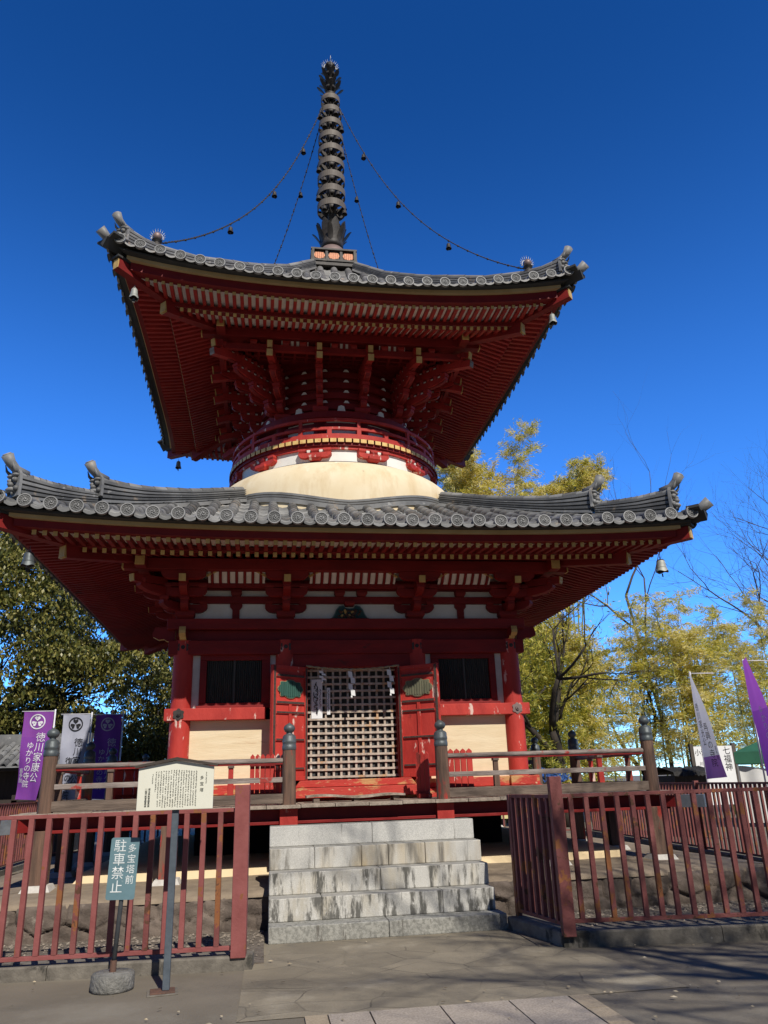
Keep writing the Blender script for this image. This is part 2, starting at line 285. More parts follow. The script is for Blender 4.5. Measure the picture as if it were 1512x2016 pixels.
sx=[-.78,-.52,-.075,.37,.765]
for r0,r1,sh in((-8.5,-7.56,0),(-9.45,-8.51,.2),(-10.4,-9.46,.05)):
    for a,b in zip(sx,sx[1:]): g.box(a+.005,b-.005,r0+.005,r1-.005,-.02,.012)
    for q in np.arange(r0,r1-.1,.31): g.box(.77,.90,q+.004,min(q+.306,r1-.005),-.02,.014,1); g.box(-.92,-.785,q+.004,min(q+.306,r1-.005),-.02,.014,1)
kind(g.build('granite_pavement',[SLAB,SLABY]),'structure')
# kerbs
def kerb(pts,wd,h,name='kerb'):
    g=MB()
    for (a,b) in zip(pts,pts[1:]):
        a=Vector((*a,0));b=Vector((*b,0));d=(b-a).normalized();s=Vector((d.y,-d.x,0)); n=max(1,int((b-a).length/1.2))
        for i in range(n):
            p=a+(b-a)*(i/n)+d*.003;q=a+(b-a)*((i+1)/n)-d*.003
            g.prism([(0,-.05),(0,h-.012),(.014,h),(wd,h),(wd,-.05)],p,-s,(0,0,1),(q-p),1)
    return kind(g.build(name,KERB),'structure')
kerb([(-5.9,-5.80),(-1.25,-6.145)],.20,.10)
kerb([(1.295,-6.135),(6.6,-6.86)],.20,.12)
kerb([(1.10,-5.215),(1.295,-6.120)],.19,.118)
# gravel strip between the kerb and the stone base
GRAV=M('grey_gravel_bed',(.20,.165,.13),(.115,.095,.075),22,.95,.8,40)
g=MB(); g.box(-5.9,-1.16,-5.95,-4.3,-.02,.012); g.box(1.12,6.5,-5.97,-4.3,-.02,.0125); kind(g.build('gravel_bed',GRAV),'stuff')
PEB=M('pebbles',(.27,.225,.175),(.15,.125,.1),4,.9,0,island=.35)
g=MB()
for i in range(1500):
    x=rr.choice((rr.uniform(-4.2,-1.17),rr.uniform(1.15,4.4))); y=-4.5-abs(rr.gauss(0,.42)) if rr.random()<.85 else rr.uniform(-5.85,-4.5)
    if y<-5.9: continue
    s=rr.uniform(.009,.022); c=Vector((x,y,.016)); ro=Matrix.Rotation(rr.uniform(0,6.28),3,'Z')
    vs=[c+ro@Vector((s*a*rr.uniform(.7,1.4),s*b*rr.uniform(.7,1.2),s*q*.7)) for a,b,q in((1,0,0),(0,1,0),(-1,0,0),(0,-1,0),(0,0,1),(0,0,-1))]
    g.add(vs,[(0,1,4),(1,2,4),(2,3,4),(3,0,4)],0,False)
kind(g.build('pebbles',PEB),'stuff')
# ---------------------------------------------------------------- stone base under the pagoda
base=thing('stone_plinth','low rough stone base with sandy top carrying the red pagoda','stone base')
def vor_wall(x0,x1,zt,seed):
    q=random.Random(seed); pts=[]
    n=int((x1-x0)/.42)
    for i in range(n):
        for j,zc in enumerate((.05,.22)):
            pts.append((x0+(i+.5*(j%2)+q.uniform(-.25,.25)+.25)*.42,zc+q.uniform(-.05,.05),q.uniform(-.02,.03)))
    P=np.array(pts); xs=np.arange(x0,x1+.001,.018); zs=np.linspace(-.03,zt,24)
    G=np.stack(np.meshgrid(xs,zs,indexing='ij'),-1); d=np.sqrt(((G[:,:,None,0]-P[:,0])*.8)**2+((G[:,:,None,1]-P[:,1])*1.25)**2)
    i1=d.argmin(-1); s=np.sort(d,-1); gap=s[...,1]-s[...,0]; h=P[i1,2]+.034*np.clip(gap/.028,0,1)**.6+.02*np.sin(G[...,0]*31+G[...,1]*17)*np.sin(G[...,0]*13-G[...,1]*29)*.5
    h-=.03*np.clip((G[...,1]-zt+.05)/.05,0,1)**2
    return xs,zs,h
B_=4.43
xs,zs,h=vor_wall(-B_-.02,B_+.02,.33,4); g=MB(); g.grid([[(x,-B_-h[i,j],z) for j,z in enumerate(zs)] for i,x in enumerate(xs)],0,True)
o=g.build('stone_wall',STONE,base)
g=MB(); xs,zs,h=vor_wall(-B_-.02,B_+.02,.345,9)
g.grid([[(x,-B_-h[i,j],z) for j,z in enumerate(zs)] for i,x in enumerate(xs[:])],0,True); g.rep4((1,2,3)); n=len(g.v)//4
k=len(g.f)//4; g.f=g.f[k:];g.m=g.m[k:];g.sm=g.sm[k:]; g.build('stone_wall',STONE,base)
g=MB(); prof=[(4.462,.300),(4.455,.325),(4.42,.347),(4.2,.365),(3.9,.375),(3.4,.385),(2.0,.39)]
g.grid([[(t*d,-d,z+.006*math.sin(t*9+d*5)) for t in np.linspace(-1,1,61)] for d,z in prof]); rep4z(g,0); g.build('earth_top',EARTH,base)
# cream plaster mound under the body and the dark space behind
g=MB(); pr=[(3.28,.36),(3.23,.42),(3.20,.485),(3.12,.515),(2.9,.525),(2.0,.53)]
g.grid([[(t*d,-d,z) for t in np.linspace(-1,1,9)] for d,z in pr]); rep4z(g,0); g.build('plaster_mound',KAME,base)
# ---------------------------------------------------------------- stone steps
TREAD=M('worn_step_tread',(.40,.385,.34),(.29,.275,.24),30,.9,.2,80,patch=[((.20,.185,.155),5,.62)])
st=thing('stone_steps','five light granite steps with dark stains leading up to the deck','steps',(0,-4.7,0))
sd=[(-5.19,0,.14,1.109,[-.02],GRAN3),(-4.95,.14,.34,1.075,[-.62,.55],GRANA),(-4.72,.34,.54,1.088,[-.02],GRANB),(-4.48,.54,.74,1.092,[-.66,-.18,.10,.49],GRANC),(-4.24,.74,.94,1.088,[-.03],GRAN)]
for i,(y,z0,z1,xr_,js,mt) in enumerate(sd):
    g=MB(); xs=[-1.123+.002*i]+js+[xr_]; yb=-4.0 if i==4 else sd[i+1][0]+.05
    for a,b in zip(xs,xs[1:]): g.box(a+.0025,b-.0025,y+random.uniform(0,.004),yb,z0-.001*(i>0)+.002,z1)
    g.box(xs[0]+.02,xs[-1]-.02,y+.02,-3.9,max(0,z0-.1),z1-.02)
    for fi in range(len(g.f)):
        if fi%6==1: g.m[fi]=1
    g.build('step',[mt,GRAN3 if i==0 else TREAD],st,bevel=.008)
# ---------------------------------------------------------------- the pagoda
pg=thing('pagoda','red two storey pagoda with grey tiled roofs, white dome and bronze spire','pagoda',(0,0,.6))
CX=(-2.29,-.92,.92,2.29)
def part(mb,name,mats,bevel=0,parent=None): return mb.build(name,mats,parent or pg,bevel)
# --- veranda
g=MB(); n=20; wd=2*3.84/n
for i in range(n):
    x0=-3.84+i*wd; q=random.uniform(-.004,.004)
    if abs(x0+wd/2)<2.35: g.box(x0+.003,x0+wd-.003,-3.837+random.uniform(-.008,.008),-2.2,1.103+q,1.14+q)
    else:
        xi=min(abs(x0),abs(x0+wd)); g.box(x0+.003,x0+wd-.003,-3.837+random.uniform(-.008,.008),-xi,1.103+q,1.14+q)
rep4z(g,.0); part(g,'deck',PLANK,.004)
g=MB(); g.box(-3.62,3.62,-3.66,-3.50,.97,1.10); g.box(-3.70,3.70,-3.70,-3.56,.935,.968,1); g.box(-3.55,3.55,-3.0,-2.9,.95,1.10); rep4z(g); part(g,'deck_beam',[REDDK,RED],.004)
g=MB()
for sx in(-1,1):
    p=Vector((sx*3.3,-3.3,1.0)); q=Vector((sx*3.98,-3.98,1.0)); g.beam(p,q,.13,.14,0)
rep4z(g,0); g=MB()
for k,(sx,sy) in enumerate(((-1,-1),(1,-1),(-1,1),(1,1))):
    g=MB(); g.beam((sx*3.3,sy*3.3,1.02),(sx*3.80,sy*3.80,1.02),.13,.13,0); g.beam((sx*3.802,sy*3.802,1.02),(sx*4.0,sy*4.0,1.02),.142,.142,1); part(g,'corner_beam',[RED,M('zinc_cap',(.25,.26,.26),(.16,.165,.17),8,.45,.1,metal=.4) if k==0 else bpy.data.materials['zinc_cap']],.004)
def support(x,y):
    g=MB(); g.box(x-.085,x+.085,y-.085,y+.085,.43,.965,0); o=part(g,'support_post',[WOODV],.004)
    g=MB(); b=.16;t=.12
    g.add([(x+s*b,y+u*b,.36) for s,u in((-1,-1),(1,-1),(1,1),(-1,1))]+[(x+s*t,y+u*t,.435) for s,u in((-1,-1),(1,-1),(1,1),(-1,1))],[(4,5,6,7),(0,1,5,4),(1,2,6,5),(2,3,7,6),(3,0,4,7)]); g.build('footing',FOOT,o)
for x in(-3.52,-2.2,-.9,.9,2.2,3.52): support(x,-3.62)
for y in(-2.2,-.9,.9,2.2,3.6):
    for x in(-3.6,3.6): support(x,y)
for x in(-2.2,-.9,.9,2.2): support(x,3.62)
for s in(-.9,.9):
    g=MB(); g.box(s-.1,s+.1,-3.745,-3.62,.90,1.099); part(g,'deck_beam_end',REDWORN,.004)
NP=[(-3.52,-3.67),(-.9,-3.67),(.9,-3.67),(3.52,-3.67),(-3.52,3.67),(-.9,3.67),(.9,3.67),(3.52,3.67),(-3.67,-.9),(-3.67,.9),(3.67,-.9),(3.67,.9)]
pm=MB(); pm.lathe([(.082,0),(.078,.3),(.076,.6)],20); pmesh=pm.mesh('newel_wood',[WOODV])
cmb=MB(); cmb.lathe([(.079,.595),(.082,.60),(.082,.64),(.078,.645),(.078,.67),(.081,.675),(.081,.70),(.077,.705),(.076,.745),(.06,.765),(.036,.775),(.034,.79),(.052,.80),(.066,.825),(.066,.845),(.055,.868),(.03,.884),(.008,.897),(0,.905)],20); cmesh=cmb.mesh('newel_cap',[BRONZE])
for x,y in NP:
    o=bpy.data.objects.new('newel_post',pmesh); S.collection.objects.link(o); o.location=(x,y,1.135); put(o,pg)
    c=bpy.data.objects.new('bronze_cap',cmesh); S.collection.objects.link(c); c.location=(x,y,1.135); put(c,o)
def railing(x0,x1,y):
    g=MB(); a=.075
    g.tube([(x0+a-.012,y,1.612),(x1-a+.012,y,1.612)],.03,10,0)
    return g
def rails(a,b,front=True):
    """a, b: newel centres"""
    a=Vector((*a,0));b=Vector((*b,0));d=(b-a).normalized();a2=a+d*.068;b2=b-d*.068; Z=lambda p,z:(p.x,p.y,z)
    g=MB(); g.tube([Z(a2,1.617),Z(b2,1.617)],.029,10,0); g.beam(Z(a2,1.582),Z(b2,1.582),.04,.016,1); part(g,'top_rail',[GREYRAIL,RED])
    g=MB(); g.beam(Z(a2-d*.05,1.408),Z(b2+d*.05,1.408),.05,.056,0); part(g,'middle_rail',GREYRAIL,.004)
    g=MB(); g.beam(Z(a2-d*.06,1.206),Z(b2+d*.06,1.206),.085,.104,0); part(g,'bottom_rail',WOOD,.006)
    L=(b-a).length; k=max(1,round(L/1.35))
    for i in range(k):
        p=a+d*(L*(i+.5)/k); g=MB(); g.beam(Z(p,1.258),Z(p,1.38),.07,.065,0,d); g.beam(Z(p,1.436),Z(p,1.565),.055,.055,0,d); g.beam(Z(p,1.548),Z(p,1.575),.085,.07,1,d)
        part(g,'rail_strut',[REDWORN if i%2 else WOODV,WOOD],.003)
for p,q in((0,1),(2,3),(4,5),(6,7)): rails(NP[p],NP[q])
for x in(-3.67,3.67):
    for y0,y1 in((-3.67,-.9),(.9,3.67)): rails((x*.961 if y0<-1 else x,y0),(x if y0<-1 else x*.961,y1))
# --- columns and body of the lower storey
colm=MB(); colm.lathe([(.136,1.2),(.134,2.0),(.130,3.24)],28); colmesh=colm.mesh('column',[REDWORN])
cols=[(x,y) for x in CX for y in CX if abs(x)>2 or abs(y)>2]
for x,y in cols:
    o=bpy.data.objects.new('column',colmesh); S.collection.objects.link(o); o.location=(x,y,0); put(o,pg)
g=MB(); g.box(-2.05,2.05,-2.05,2.05,.5,5.2); part(g,'inner_core',VOID)  # near-black box; the darkness under the deck is put into its colour
def flower(g,x,y,z,r=.07):
    pl=[(r*(1-.12*math.cos(6*t))*math.cos(t),r*(1-.12*math.cos(6*t))*math.sin(t)) for t in np.linspace(0,2*math.pi,36,endpoint=False)]
    g.prism(pl,(x,y,z),(1,0,0),(0,0,1),(0,-1,0),.012,0); g.cyl((x,y-.012,z),(x,y-.03,z),.03,.026,12,0); g.cyl((x,y-.03,z),(x,y-.044,z),.013,.008,8,0)
# horizontal beams
for k in range(4):
    L_=2.485 if k%2==0 else 2.19; rot=Matrix.Rotation(k*math.pi/2,4,'Z')
    g=MB(); g.box(-L_,L_,-2.40,-2.2,3.045,3.235); g.box(-min(L_,2.29),min(L_,2.29),-2.30,-2.1,3.235,3.385,1); g.xf(rot); part(g,'head_beam',[RED,REDDK],.006)
    g=MB(); g.box(-L_-.03*(k%2==0),L_+.03*(k%2==0),-2.43,-2.12,3.385,3.53); g.xf(rot); part(g,'capping_beam',RED,.006)
for sx in(-1,1):
    g=MB(); x0,x1=sorted((sx*1.172,sx*2.485)); g.box(x0,x1,-2.42,-2.10,2.185,2.338); part(g,'waist_beam',REDWORN,.006)
for k in(1,2,3):
    L_=2.485 if k==2 else 2.19; g=MB(); g.box(-L_,L_,-2.424,-2.1,2.188,2.341); g.xf(Matrix.Rotation(k*math.pi/2,4,'Z')); part(g,'waist_beam',REDWORN)
for x in(-2.29,-.915,.915,2.29):
    g=MB(); flower(g,x,-2.40,3.143); part(g,'flower_boss',IRON)
for x in(-2.30,2.30):
    g=MB(); flower(g,x,-2.42,2.263); part(g,'flower_boss',PINKBR if x>0 else IRON)
# foot beams
g=MB(); g.box(-2.52,-.80,-2.46,-2.1,1.255,1.372); g.box(.80,2.52,-2.46,-2.1,1.255,1.372); g.box(-2.52,2.52,-2.53,-2.1,1.141,1.25); rep4z(g); part(g,'foot_beam',REDPEEL,.006)
g=MB(); g.prism([(-.79,0),(.79,0),(.72,.085),(-.72,.085)],(0,-2.62,1.31),(1,0,0),(0,0,1),(0,1,0),.3,0); g.prism([(-.92,0),(.92,0),(.82,.12),(-.82,.12)],(0,-2.72,1.185),(1,0,0),(0,0,1),(0,1,0),.4,0); part(g,'threshold',REDPEEL,.006)
# wall panels, windows, strips (front bays and the other three sides)
for sx in(-1,1):
    X=lambda a,b:sorted((sx*a,sx*b))
    g=MB(); a,b=X(1.0,2.2); g.box(a,b,-2.285,-2.2,1.37,2.19); part(g,'board_panel',CREAM)
    for p,q in((2.062,2.17),(1.03,1.125)): g=MB(); a,b=X(p,q); g.box(a,b,-2.285,-2.2,2.33,3.05); part(g,'plaster_strip',WHITEW)
    o=None; g=MB(); a,b=X(1.125,2.06)
    i0,i1=X(1.235,1.97)
    g.box(a,b,-2.33,-2.2,2.975,3.045); g.box(a,b,-2.33,-2.2,2.338,2.41); g.box(a,i0,-2.33,-2.2,2.412,2.973); g.box(i1,b,-2.33,-2.2,2.412,2.973)
    g.box(a-.03,b+.03,-2.345,-2.25,2.339,2.375)
    o=part(g,'window',[RED],.004); g=MB(); n=26
    for i in range(n):
        x=i0+(i1-i0)*(i+.5)/n; g.add([(x-.013,-2.275,2.40),(x,-2.298,2.40),(x+.013,-2.275,2.40),(x-.013,-2.275,2.98),(x,-2.298,2.98),(x+.013,-2.275,2.98)],[(0,1,4,3),(1,2,5,4)])
    g.box(i0,i1,-2.27,-2.2,2.40,2.98); m_=(i0+i1)/2; g.box(m_-.012,m_+.012,-2.31,-2.26,2.40,2.98); g.build('slats',BLACKW,o)
g=MB()
for x0,x1 in((-2.2,-1.0),(-.84,.84),(1.0,2.2)): g.box(x0,x1,-2.285,-2.2,1.37,2.19,0); g.box(x0,x1,-2.285,-2.2,2.33,3.05,1)
rep4z(g,0); k=len(g.f)//4; g.f=g.f[k:];g.m=g.m[k:];g.sm=g.sm[k:]; part(g,'board_panel',[CREAM,WHITEW])
# door opening
g=MB(); g.box(-.80,-.615,-2.34,-2.1,1.39,3.044); g.box(.615,.80,-2.34,-2.1,1.39,3.044); g.box(-.84,.84,-2.37,-2.1,2.865,3.044); g.box(-1.03,-.80,-2.30,-2.1,1.37,3.044,1); g.box(.80,1.03,-2.30,-2.1,1.37,3.044,1); part(g,'door_frame',[RED,REDDK],.004)
g=MB()
for i in range(12): x=-.61+1.22*(i+.5)/12; g.box(x-.0142,x+.0142,-2.205,-2.175,1.395,2.865)
for i in range(16): z=1.40+1.46*(i+.35)/15.6; g.box(-.615,.615,-2.226,-2.2055,z-.0142,z+.0142)
part(g,'lattice_door',LATT)
g=MB(); g.box(-.6,.6,-2.10,-2.06,1.4,2.86,0); part(g,'inner_screen',M('inner_grey_screen',(.10,.10,.10),(.045,.045,.045),9,.9))
def leaf(hx,hy,ox,oy,wd,gmat,lab):
    """door leaf from its hinge towards its free edge"""
    d=Vector((ox-hx,oy-hy,0)).normalized(); nrm=Vector((d.y,-d.x,0));
    if nrm.y>0: nrm=-nrm
    H=1.455; z0=1.40; base=Vector((hx,hy,z0))
    X=Matrix((d,-nrm,Vector((0,0,1)))).transposed().to_4x4(); X.translation=base
    g=MB(); T=.055
    def bx(a,b,c,e,y0=0.,y1=T,mi=0): g.box(a,b,y0,y1,c,e,mi)
    f=lambda t:H*(1-t)
    bx(0,.05,0,H);bx(wd-.055,wd,0,H)
    hr=[(0,.035),(.075,.105),(.315,.345),(.405,.43),(.64,.665),(.885,.91),(.965,1.0)]
    for a,b in hr: bx(.051,wd-.056,f(b),f(a))
    for a,b in((.345,.405),(.43,.64),(.665,.885),(.91,.965)): bx(wd/2-.022,wd/2+.022,f(b)+.0005,f(a)-.0005)
    bx(.045,wd-.05,.02,H-.02,.018,T-.004,1)
    for a,b in((0,.05),(wd-.055,wd)): bx(a+.008,b-.01,.01,H-.01,-.005,0,2)
    for a,b in hr[1:6]: bx(.06,wd-.065,f(b)+.007,f(a)-.007,-.0045,0,2)
    g.xf(X); o=part(g,'door_leaf',[REDWORN,REDWORN,STUD],.003)
    # carved opening
    g=MB(); pl=[]
    cw=wd-.15; ch=.115
    for t in np.linspace(0,2*math.pi,48,endpoint=False):
        rr_=1+.10*math.cos(8*t); pl.append((wd/2-.003+cw/2*math.copysign(abs(math.cos(t))**.75,math.cos(t))*(.93+.07*math.cos(8*t)),f(.21)+ch*math.copysign(abs(math.sin(t))**.8,math.sin(t))*rr_))
    g.prism(pl,(0,.012,0),(1,0,0),(0,0,1),(0,-1,0),.006,1)
    g.prism([((x-wd/2)*.955+wd/2,(y-f(.21))*.94+f(.21)) for x,y in pl],(0,.0055,0),(1,0,0),(0,0,1),(0,-1,0),.004,0)
    for i in range(11):
        x=wd/2+(i-5)*cw/12; hh=ch*.8*(1-((i-5)/6.)**4); g.box(x-.006,x+.006,-.006,.001,f(.21)-hh,f(.21)+hh,0)
    g.xf(X); g.build('carved_panel',[gmat,M('carving_outline',(.40,.27,.13),(.28,.17,.09),20,.7) if 'carving_outline' not in bpy.data.materials else bpy.data.materials['carving_outline']],o); return o
leaf(-.615,-2.40,-1.09,-2.75,.585,GREEN,''); leaf(.62,-2.40,1.115,-2.75,.60,OLIVEC,'')
# nosings at the corners of the head beam
def nosing(g,o,n,zb,L=.22,h=.15,w=.085):
    """curled beam end; gold edged"""
    n=Vector(n); pl=[(0,0),(L*.35,-.0),(L*.5,.03),(L*.72,.02),(L*.98,.06),(L,.10),(L*.9,h),(0,h)]
    s=Vector((n.y,-n.x,0)); g.prism(pl,Vector(o)+Vector((0,0,zb))-s*w/2,n,(0,0,1),s,w,0,1)
for sy in(-1,1):
    for sx in(-1,1):
        g=MB(); nosing(g,(sx*2.29,sy*2.41,0),(0,sy,0),3.235); part(g,'beam_nosing',[REDDK,OCHRE])
        g=MB(); nosing(g,(sx*2.41,sy*2.29,0),(sx,0,0),3.238,.30,.19); part(g,'beam_nosing',[REDDK,OCHRE])
# --- bracket clusters
def arm(g,c,d,L,h,w,mi=0,half=False):
    """boat shaped bracket arm centred on c along d"""
    d=Vector(d);s=Vector((d.y,-d.x,0)); e=[(.62,0),(.80,.10),(.94,.36),(1,.62),(1,1)]
    pl=[(L*a,h*b) for a,b in e]; pl=([(-.0,0)] if half else [])+pl+([(0,h)] if half else [(-x,y) for x,y in reversed(pl)])
    g.prism(pl,Vector(c)-s*w/2,d,(0,0,1),s,w,mi)
def block(g,c,w,h,mi=0):
    x,y,z=c;b=w*.36;t=w*.5
    v=[(x+s*b,y+u*b,z) for s,u in((-1,-1),(1,-1),(1,1),(-1,1))]+[(x+s*t,y+u*t,z+h*.45) for s,u in((-1,-1),(1,-1),(1,1),(-1,1))]+[(x+s*t,y+u*t,z+h) for s,u in((-1,-1),(1,-1),(1,1),(-1,1))]
    g.add(v,[(3,2,1,0),(0,1,5,4),(1,2,6,5),(2,3,7,6),(3,0,4,7),(4,5,9,8),(5,6,10,9),(6,7,11,10),(7,4,8,11),(8,9,10,11)],mi)
def cluster(g,O,n,steps,e,z0,dz,L=.29,h=.115,w=.095,diag=False,tail=True,gold=1,base=True):
    O=Vector((*O,0));n=Vector(n).normalized();l=Vector((-n.y,n.x,0)); V=lambda p,z:(p.x,p.y,z)
    if base: block(g,V(O,z0),.26,.115)
    for s in range(steps+1):
        c=O+n*e*s; z=z0+.10+dz*s; k=.0015*s+(.001 if abs(n.x)>.1 else 0)
        if not diag:
            arm(g,V(c,z+k),l,L,h,w)
            for q in(-1,0,1): block(g,V(c+l*q*(L-.055),z+k+h+.001),.115,dz-h-.002)
        if s<steps:
            arm(g,V(O,z+.002+k),n,e*(s+1)+.05,h*1.0,w*1.05,half=True)
            block(g,V(O+n*e*(s+1),z+h+.003+k),.12,dz-h-.003)
    if tail:
        z=z0+.10+dz*(steps-.05)
        a=O+n*(e*(steps-1)); b=O+n*(e*steps+.16)
        g.beam(V(a,z+.03),V(b,z-.005),w*.95,.10,0,endmi=gold); g.beam(V(b,z+.0),V(b+n*.012,z-.002),w*.9,.085,gold)
LZ=3.53
for k in range(4):
    rot=Matrix.Rotation(k*math.pi/2,3,'Z')
    for x in(-.92,.92):
        g=MB(); o=rot@Vector((x,-2.29,0)); n=rot@Vector((0,-1,0)); cluster(g,(o.x,o.y),n,2,.265,LZ,.175); part(g,'bracket_set',[RED,OCHRE])
    o=rot@Vector((-2.29,-2.29,0)); g=MB()
    cluster(g,(o.x,o.y),rot@Vector((0,-1,0)),2,.265,LZ,.175); cluster(g,(o.x,o.y),rot@Vector((-1,0,0)),2,.265,LZ+.002,.175,base=False)
    cluster(g,(o.x,o.y),rot@Vector((-1,-1,0)),2,.375,LZ+.004,.175,diag=True,base=False); part(g,'bracket_set',[RED,OCHRE])
g=MB(); g.box(-2.3,2.3,-2.27,-2.2,3.531,4.3); rep4z(g,0); part(g,'plaster_frieze',WHITE)
g=MB(); g.box(-2.3,2.3,-2.33,-2.21,3.765,3.865); g.box(-2.6,2.6,-2.60,-2.51,3.935,3.99); g.box(-2.3,2.3,-2.33,-2.21,3.955,4.10)
for x in(-1.61,1.61):
    g.prism([(-.05,0),(.05,0),(.05,.15),(.085,.19),(.085,.235),(-.085,.235),(-.085,.19),(-.05,.15)],(x,-2.30,3.53),(1,0,0),(0,0,1),(0,1,0),.05)
    block(g,(x,-2.31,3.866),.15,.088)
for x in(-.16,.16): block(g,(x,-2.31,3.866),.15,.088)
rep4z(g); part(g,'wall_plate',RED)
# curved ribs over white boards between the brackets
g=MB()
for a,b in((-1.98,-1.22),(-.60,.60),(1.22,1.98)):
    g.add([(a,-2.60,3.985),(b,-2.60,3.985),(b,-2.79,4.135),(a,-2.79,4.135)],[(0,1,2,3)],1); n=round((b-a)/.112)
    for i in range(n):
        x=a+(b-a)*(i+.5)/n; g.tube([(x,-2.605,3.975),(x,-2.66,4.0),(x,-2.72,4.055),(x,-2.77,4.11),(x,-2.785,4.15)],.021,6,0)
    for x,s in((a,1),(b,-1)): g.beam((x-s*.02,-2.73,4.05),(x+s*.14,-2.775,4.125),.02,.028,2)
g.box(-2.7,2.7,-2.62,-2.2,4.25,4.27,0); rep4z(g,.002); part(g,'ribbed_cove',[RED,WHITE,OCHRE])
for k in range(4):
    rot=Matrix.Rotation(k*math.pi/2,4,'Z'); g=MB(); q=.004*(k%2)
    g.beam((-3.06,-2.83,4.175+q),(3.06,-2.83,4.175+q),.14,.15,0); g.beam((3.06,-2.83,4.165+q),(3.085,-2.83,4.165+q),.12,.12,1);g.beam((-3.06,-2.83,4.165+q),(-3.085,-2.83,4.165+q),.12,.12,1); g.xf(rot); part(g,'eaves_purlin',[RED,OCHRE],.004)
# frog-leg strut carving over the door
g=MB(); pl=[(-.40,0),(-.30,.012),(-.25,.03),(-.215,.09),(-.19,.15),(-.15,.195),(-.09,.21),(-.06,.17),(0,.16),(.06,.17),(.09,.21),(.15,.195),(.19,.15),(.215,.09),(.25,.03),(.30,.012),(.40,0)]
g.prism(pl,(-.02,-2.335,3.531),(1,0,0),(0,0,1),(0,1,0),.05,0)
pl2=[(x*.93,y*.93+.003) for x,y in pl]; g.prism(pl2,(-.02,-2.345,3.531),(1,0,0),(0,0,1),(0,1,0),.01,1)
rq=random.Random(5)
for i in range(26):
    x=rq.uniform(-.16,.16); z=rq.uniform(.02,.125); r=rq.uniform(.014,.03); g.lathe([(0,-r),(r*.8,-r*.5),(r,0),(r*.8,r*.5),(0,r)],8,(x-.02,-2.355,3.535+z),rq.choice((2,2,3)))
block(g,(-.02,-2.33,3.725),.15,.06,4); part(g,'frog_leg_carving',[M('carving_edge',(.20,.27,.25),None,9,.7),M('carving_blue_green',(.03,.075,.075),(.02,.05,.05),9,.7),M('carving_brown',(.12,.06,.045),(.08,.04,.03),14,.7),OCHRE,RED])
# ---------------------------------------------------------------- roofs
LOW=dict(E=4.25,T=4.2,bow=.14,off=.14,pw=3.0,prof=[(1.40,5.64),(2.0,5.345),(3.0,4.865),(3.7,4.55),(4.25,4.335)],d_in=1.55,circ=2.27,k=15,
 soff=.09,s0=2.83,s1=4.15,keta=2.70,
 base=[(2.2,4.48),(3.55,4.118)],fly=[(3.48,4.195),(4.0,4.138)],kioi=(3.46,3.575,4.152,4.205),fas=(3.96,4.075,4.168,4.255),beige=(4.02,4.12,4.256,4.302),dark=(3.9,4.22,4.303,4.335),rsp=.1155,jack=.1)
UPP=dict(E=3.41,T=3.36,bow=.14,off=.31,pw=2.4,prof=[(.30,11.02),(.43,10.85),(.96,10.25),(1.55,9.72),(1.98,9.37),(2.38,9.06),(2.95,8.68),(3.41,8.44)],d_in=.42,circ=0,k=12,
 soff=.21,s0=2.0,s1=3.30,keta=1.93,
 base=[(1.6,8.585),(2.72,8.155)],fly=[(2.64,8.285),(3.15,8.225)],kioi=(2.62,2.745,8.19,8.262),fas=(3.11,3.235,8.258,8.386),beige=(3.18,3.285,8.387,8.447),dark=(3.05,3.38,8.448,8.475),rsp=.1135,jack=.1)
def surf(c,x,d,dz=0,soffit=False):
    t=min(1.05,abs(x)/c['T']); 
    if soffit:
        r=clamp((d-c['s0'])/(c['s1']-c['s0'])); return Vector((x,-(d+c['bow']*.9*t**3*r),dz+c['soff']*t**c['pw']*r))
    r=clamp((d-.35*c['E'])/(.65*c['E'])); p=c['prof']
    return Vector((x,-(d+c['bow']*t**3*clamp((d-.6*c['E'])/(.4*c['E']))),lerp(d,[q[0] for q in p],[q[1] for q in p])+c['off']*t**c['pw']*r+dz))
def dtop(c,x):
    a=abs(x); 
    if c['circ'] and a<c['circ']*.71: return math.sqrt(max(0,c['circ']**2-a*a))+.0
    return max(a,c['d_in'])
# one eave disc with its swirl and ring of studs, facing -y
dm=MB(); Rd=.083
dm.lathe([(Rd*.93,-.03),(Rd,-.02),(Rd,.012),(Rd*.97,.018),(Rd*.84,.018),(Rd*.80,.008),(.001,.008)],24,(0,0,0),0,smooth=False); dm.lathe([(Rd*.795,.0082),(0,.0082)],24,(0,0,0),1,smooth=False)
for i in range(12):
    a=2*math.pi*i/12; dm.lathe([(.0072,.008),(.006,.014),(0,.016)],6,(Rd*.64*math.cos(a),Rd*.64*math.sin(a),0))
for q in range(3):
    a0=2*math.pi*q/3; pts=[];rs=[]
    for j in range(8):
        t=j/7; a=a0+t*2.3; r=Rd*(.12+.34*t**.8); pts.append((r*math.cos(a),r*math.sin(a),.010)); rs.append(.0105*(1-t)+.0018)
    dm.tube(pts,rs,5)
dm.xf(Matrix.Rotation(math.pi/2,4,'X'))
discmesh=dm.mesh('eave_disc',[DISC,DISCIN])
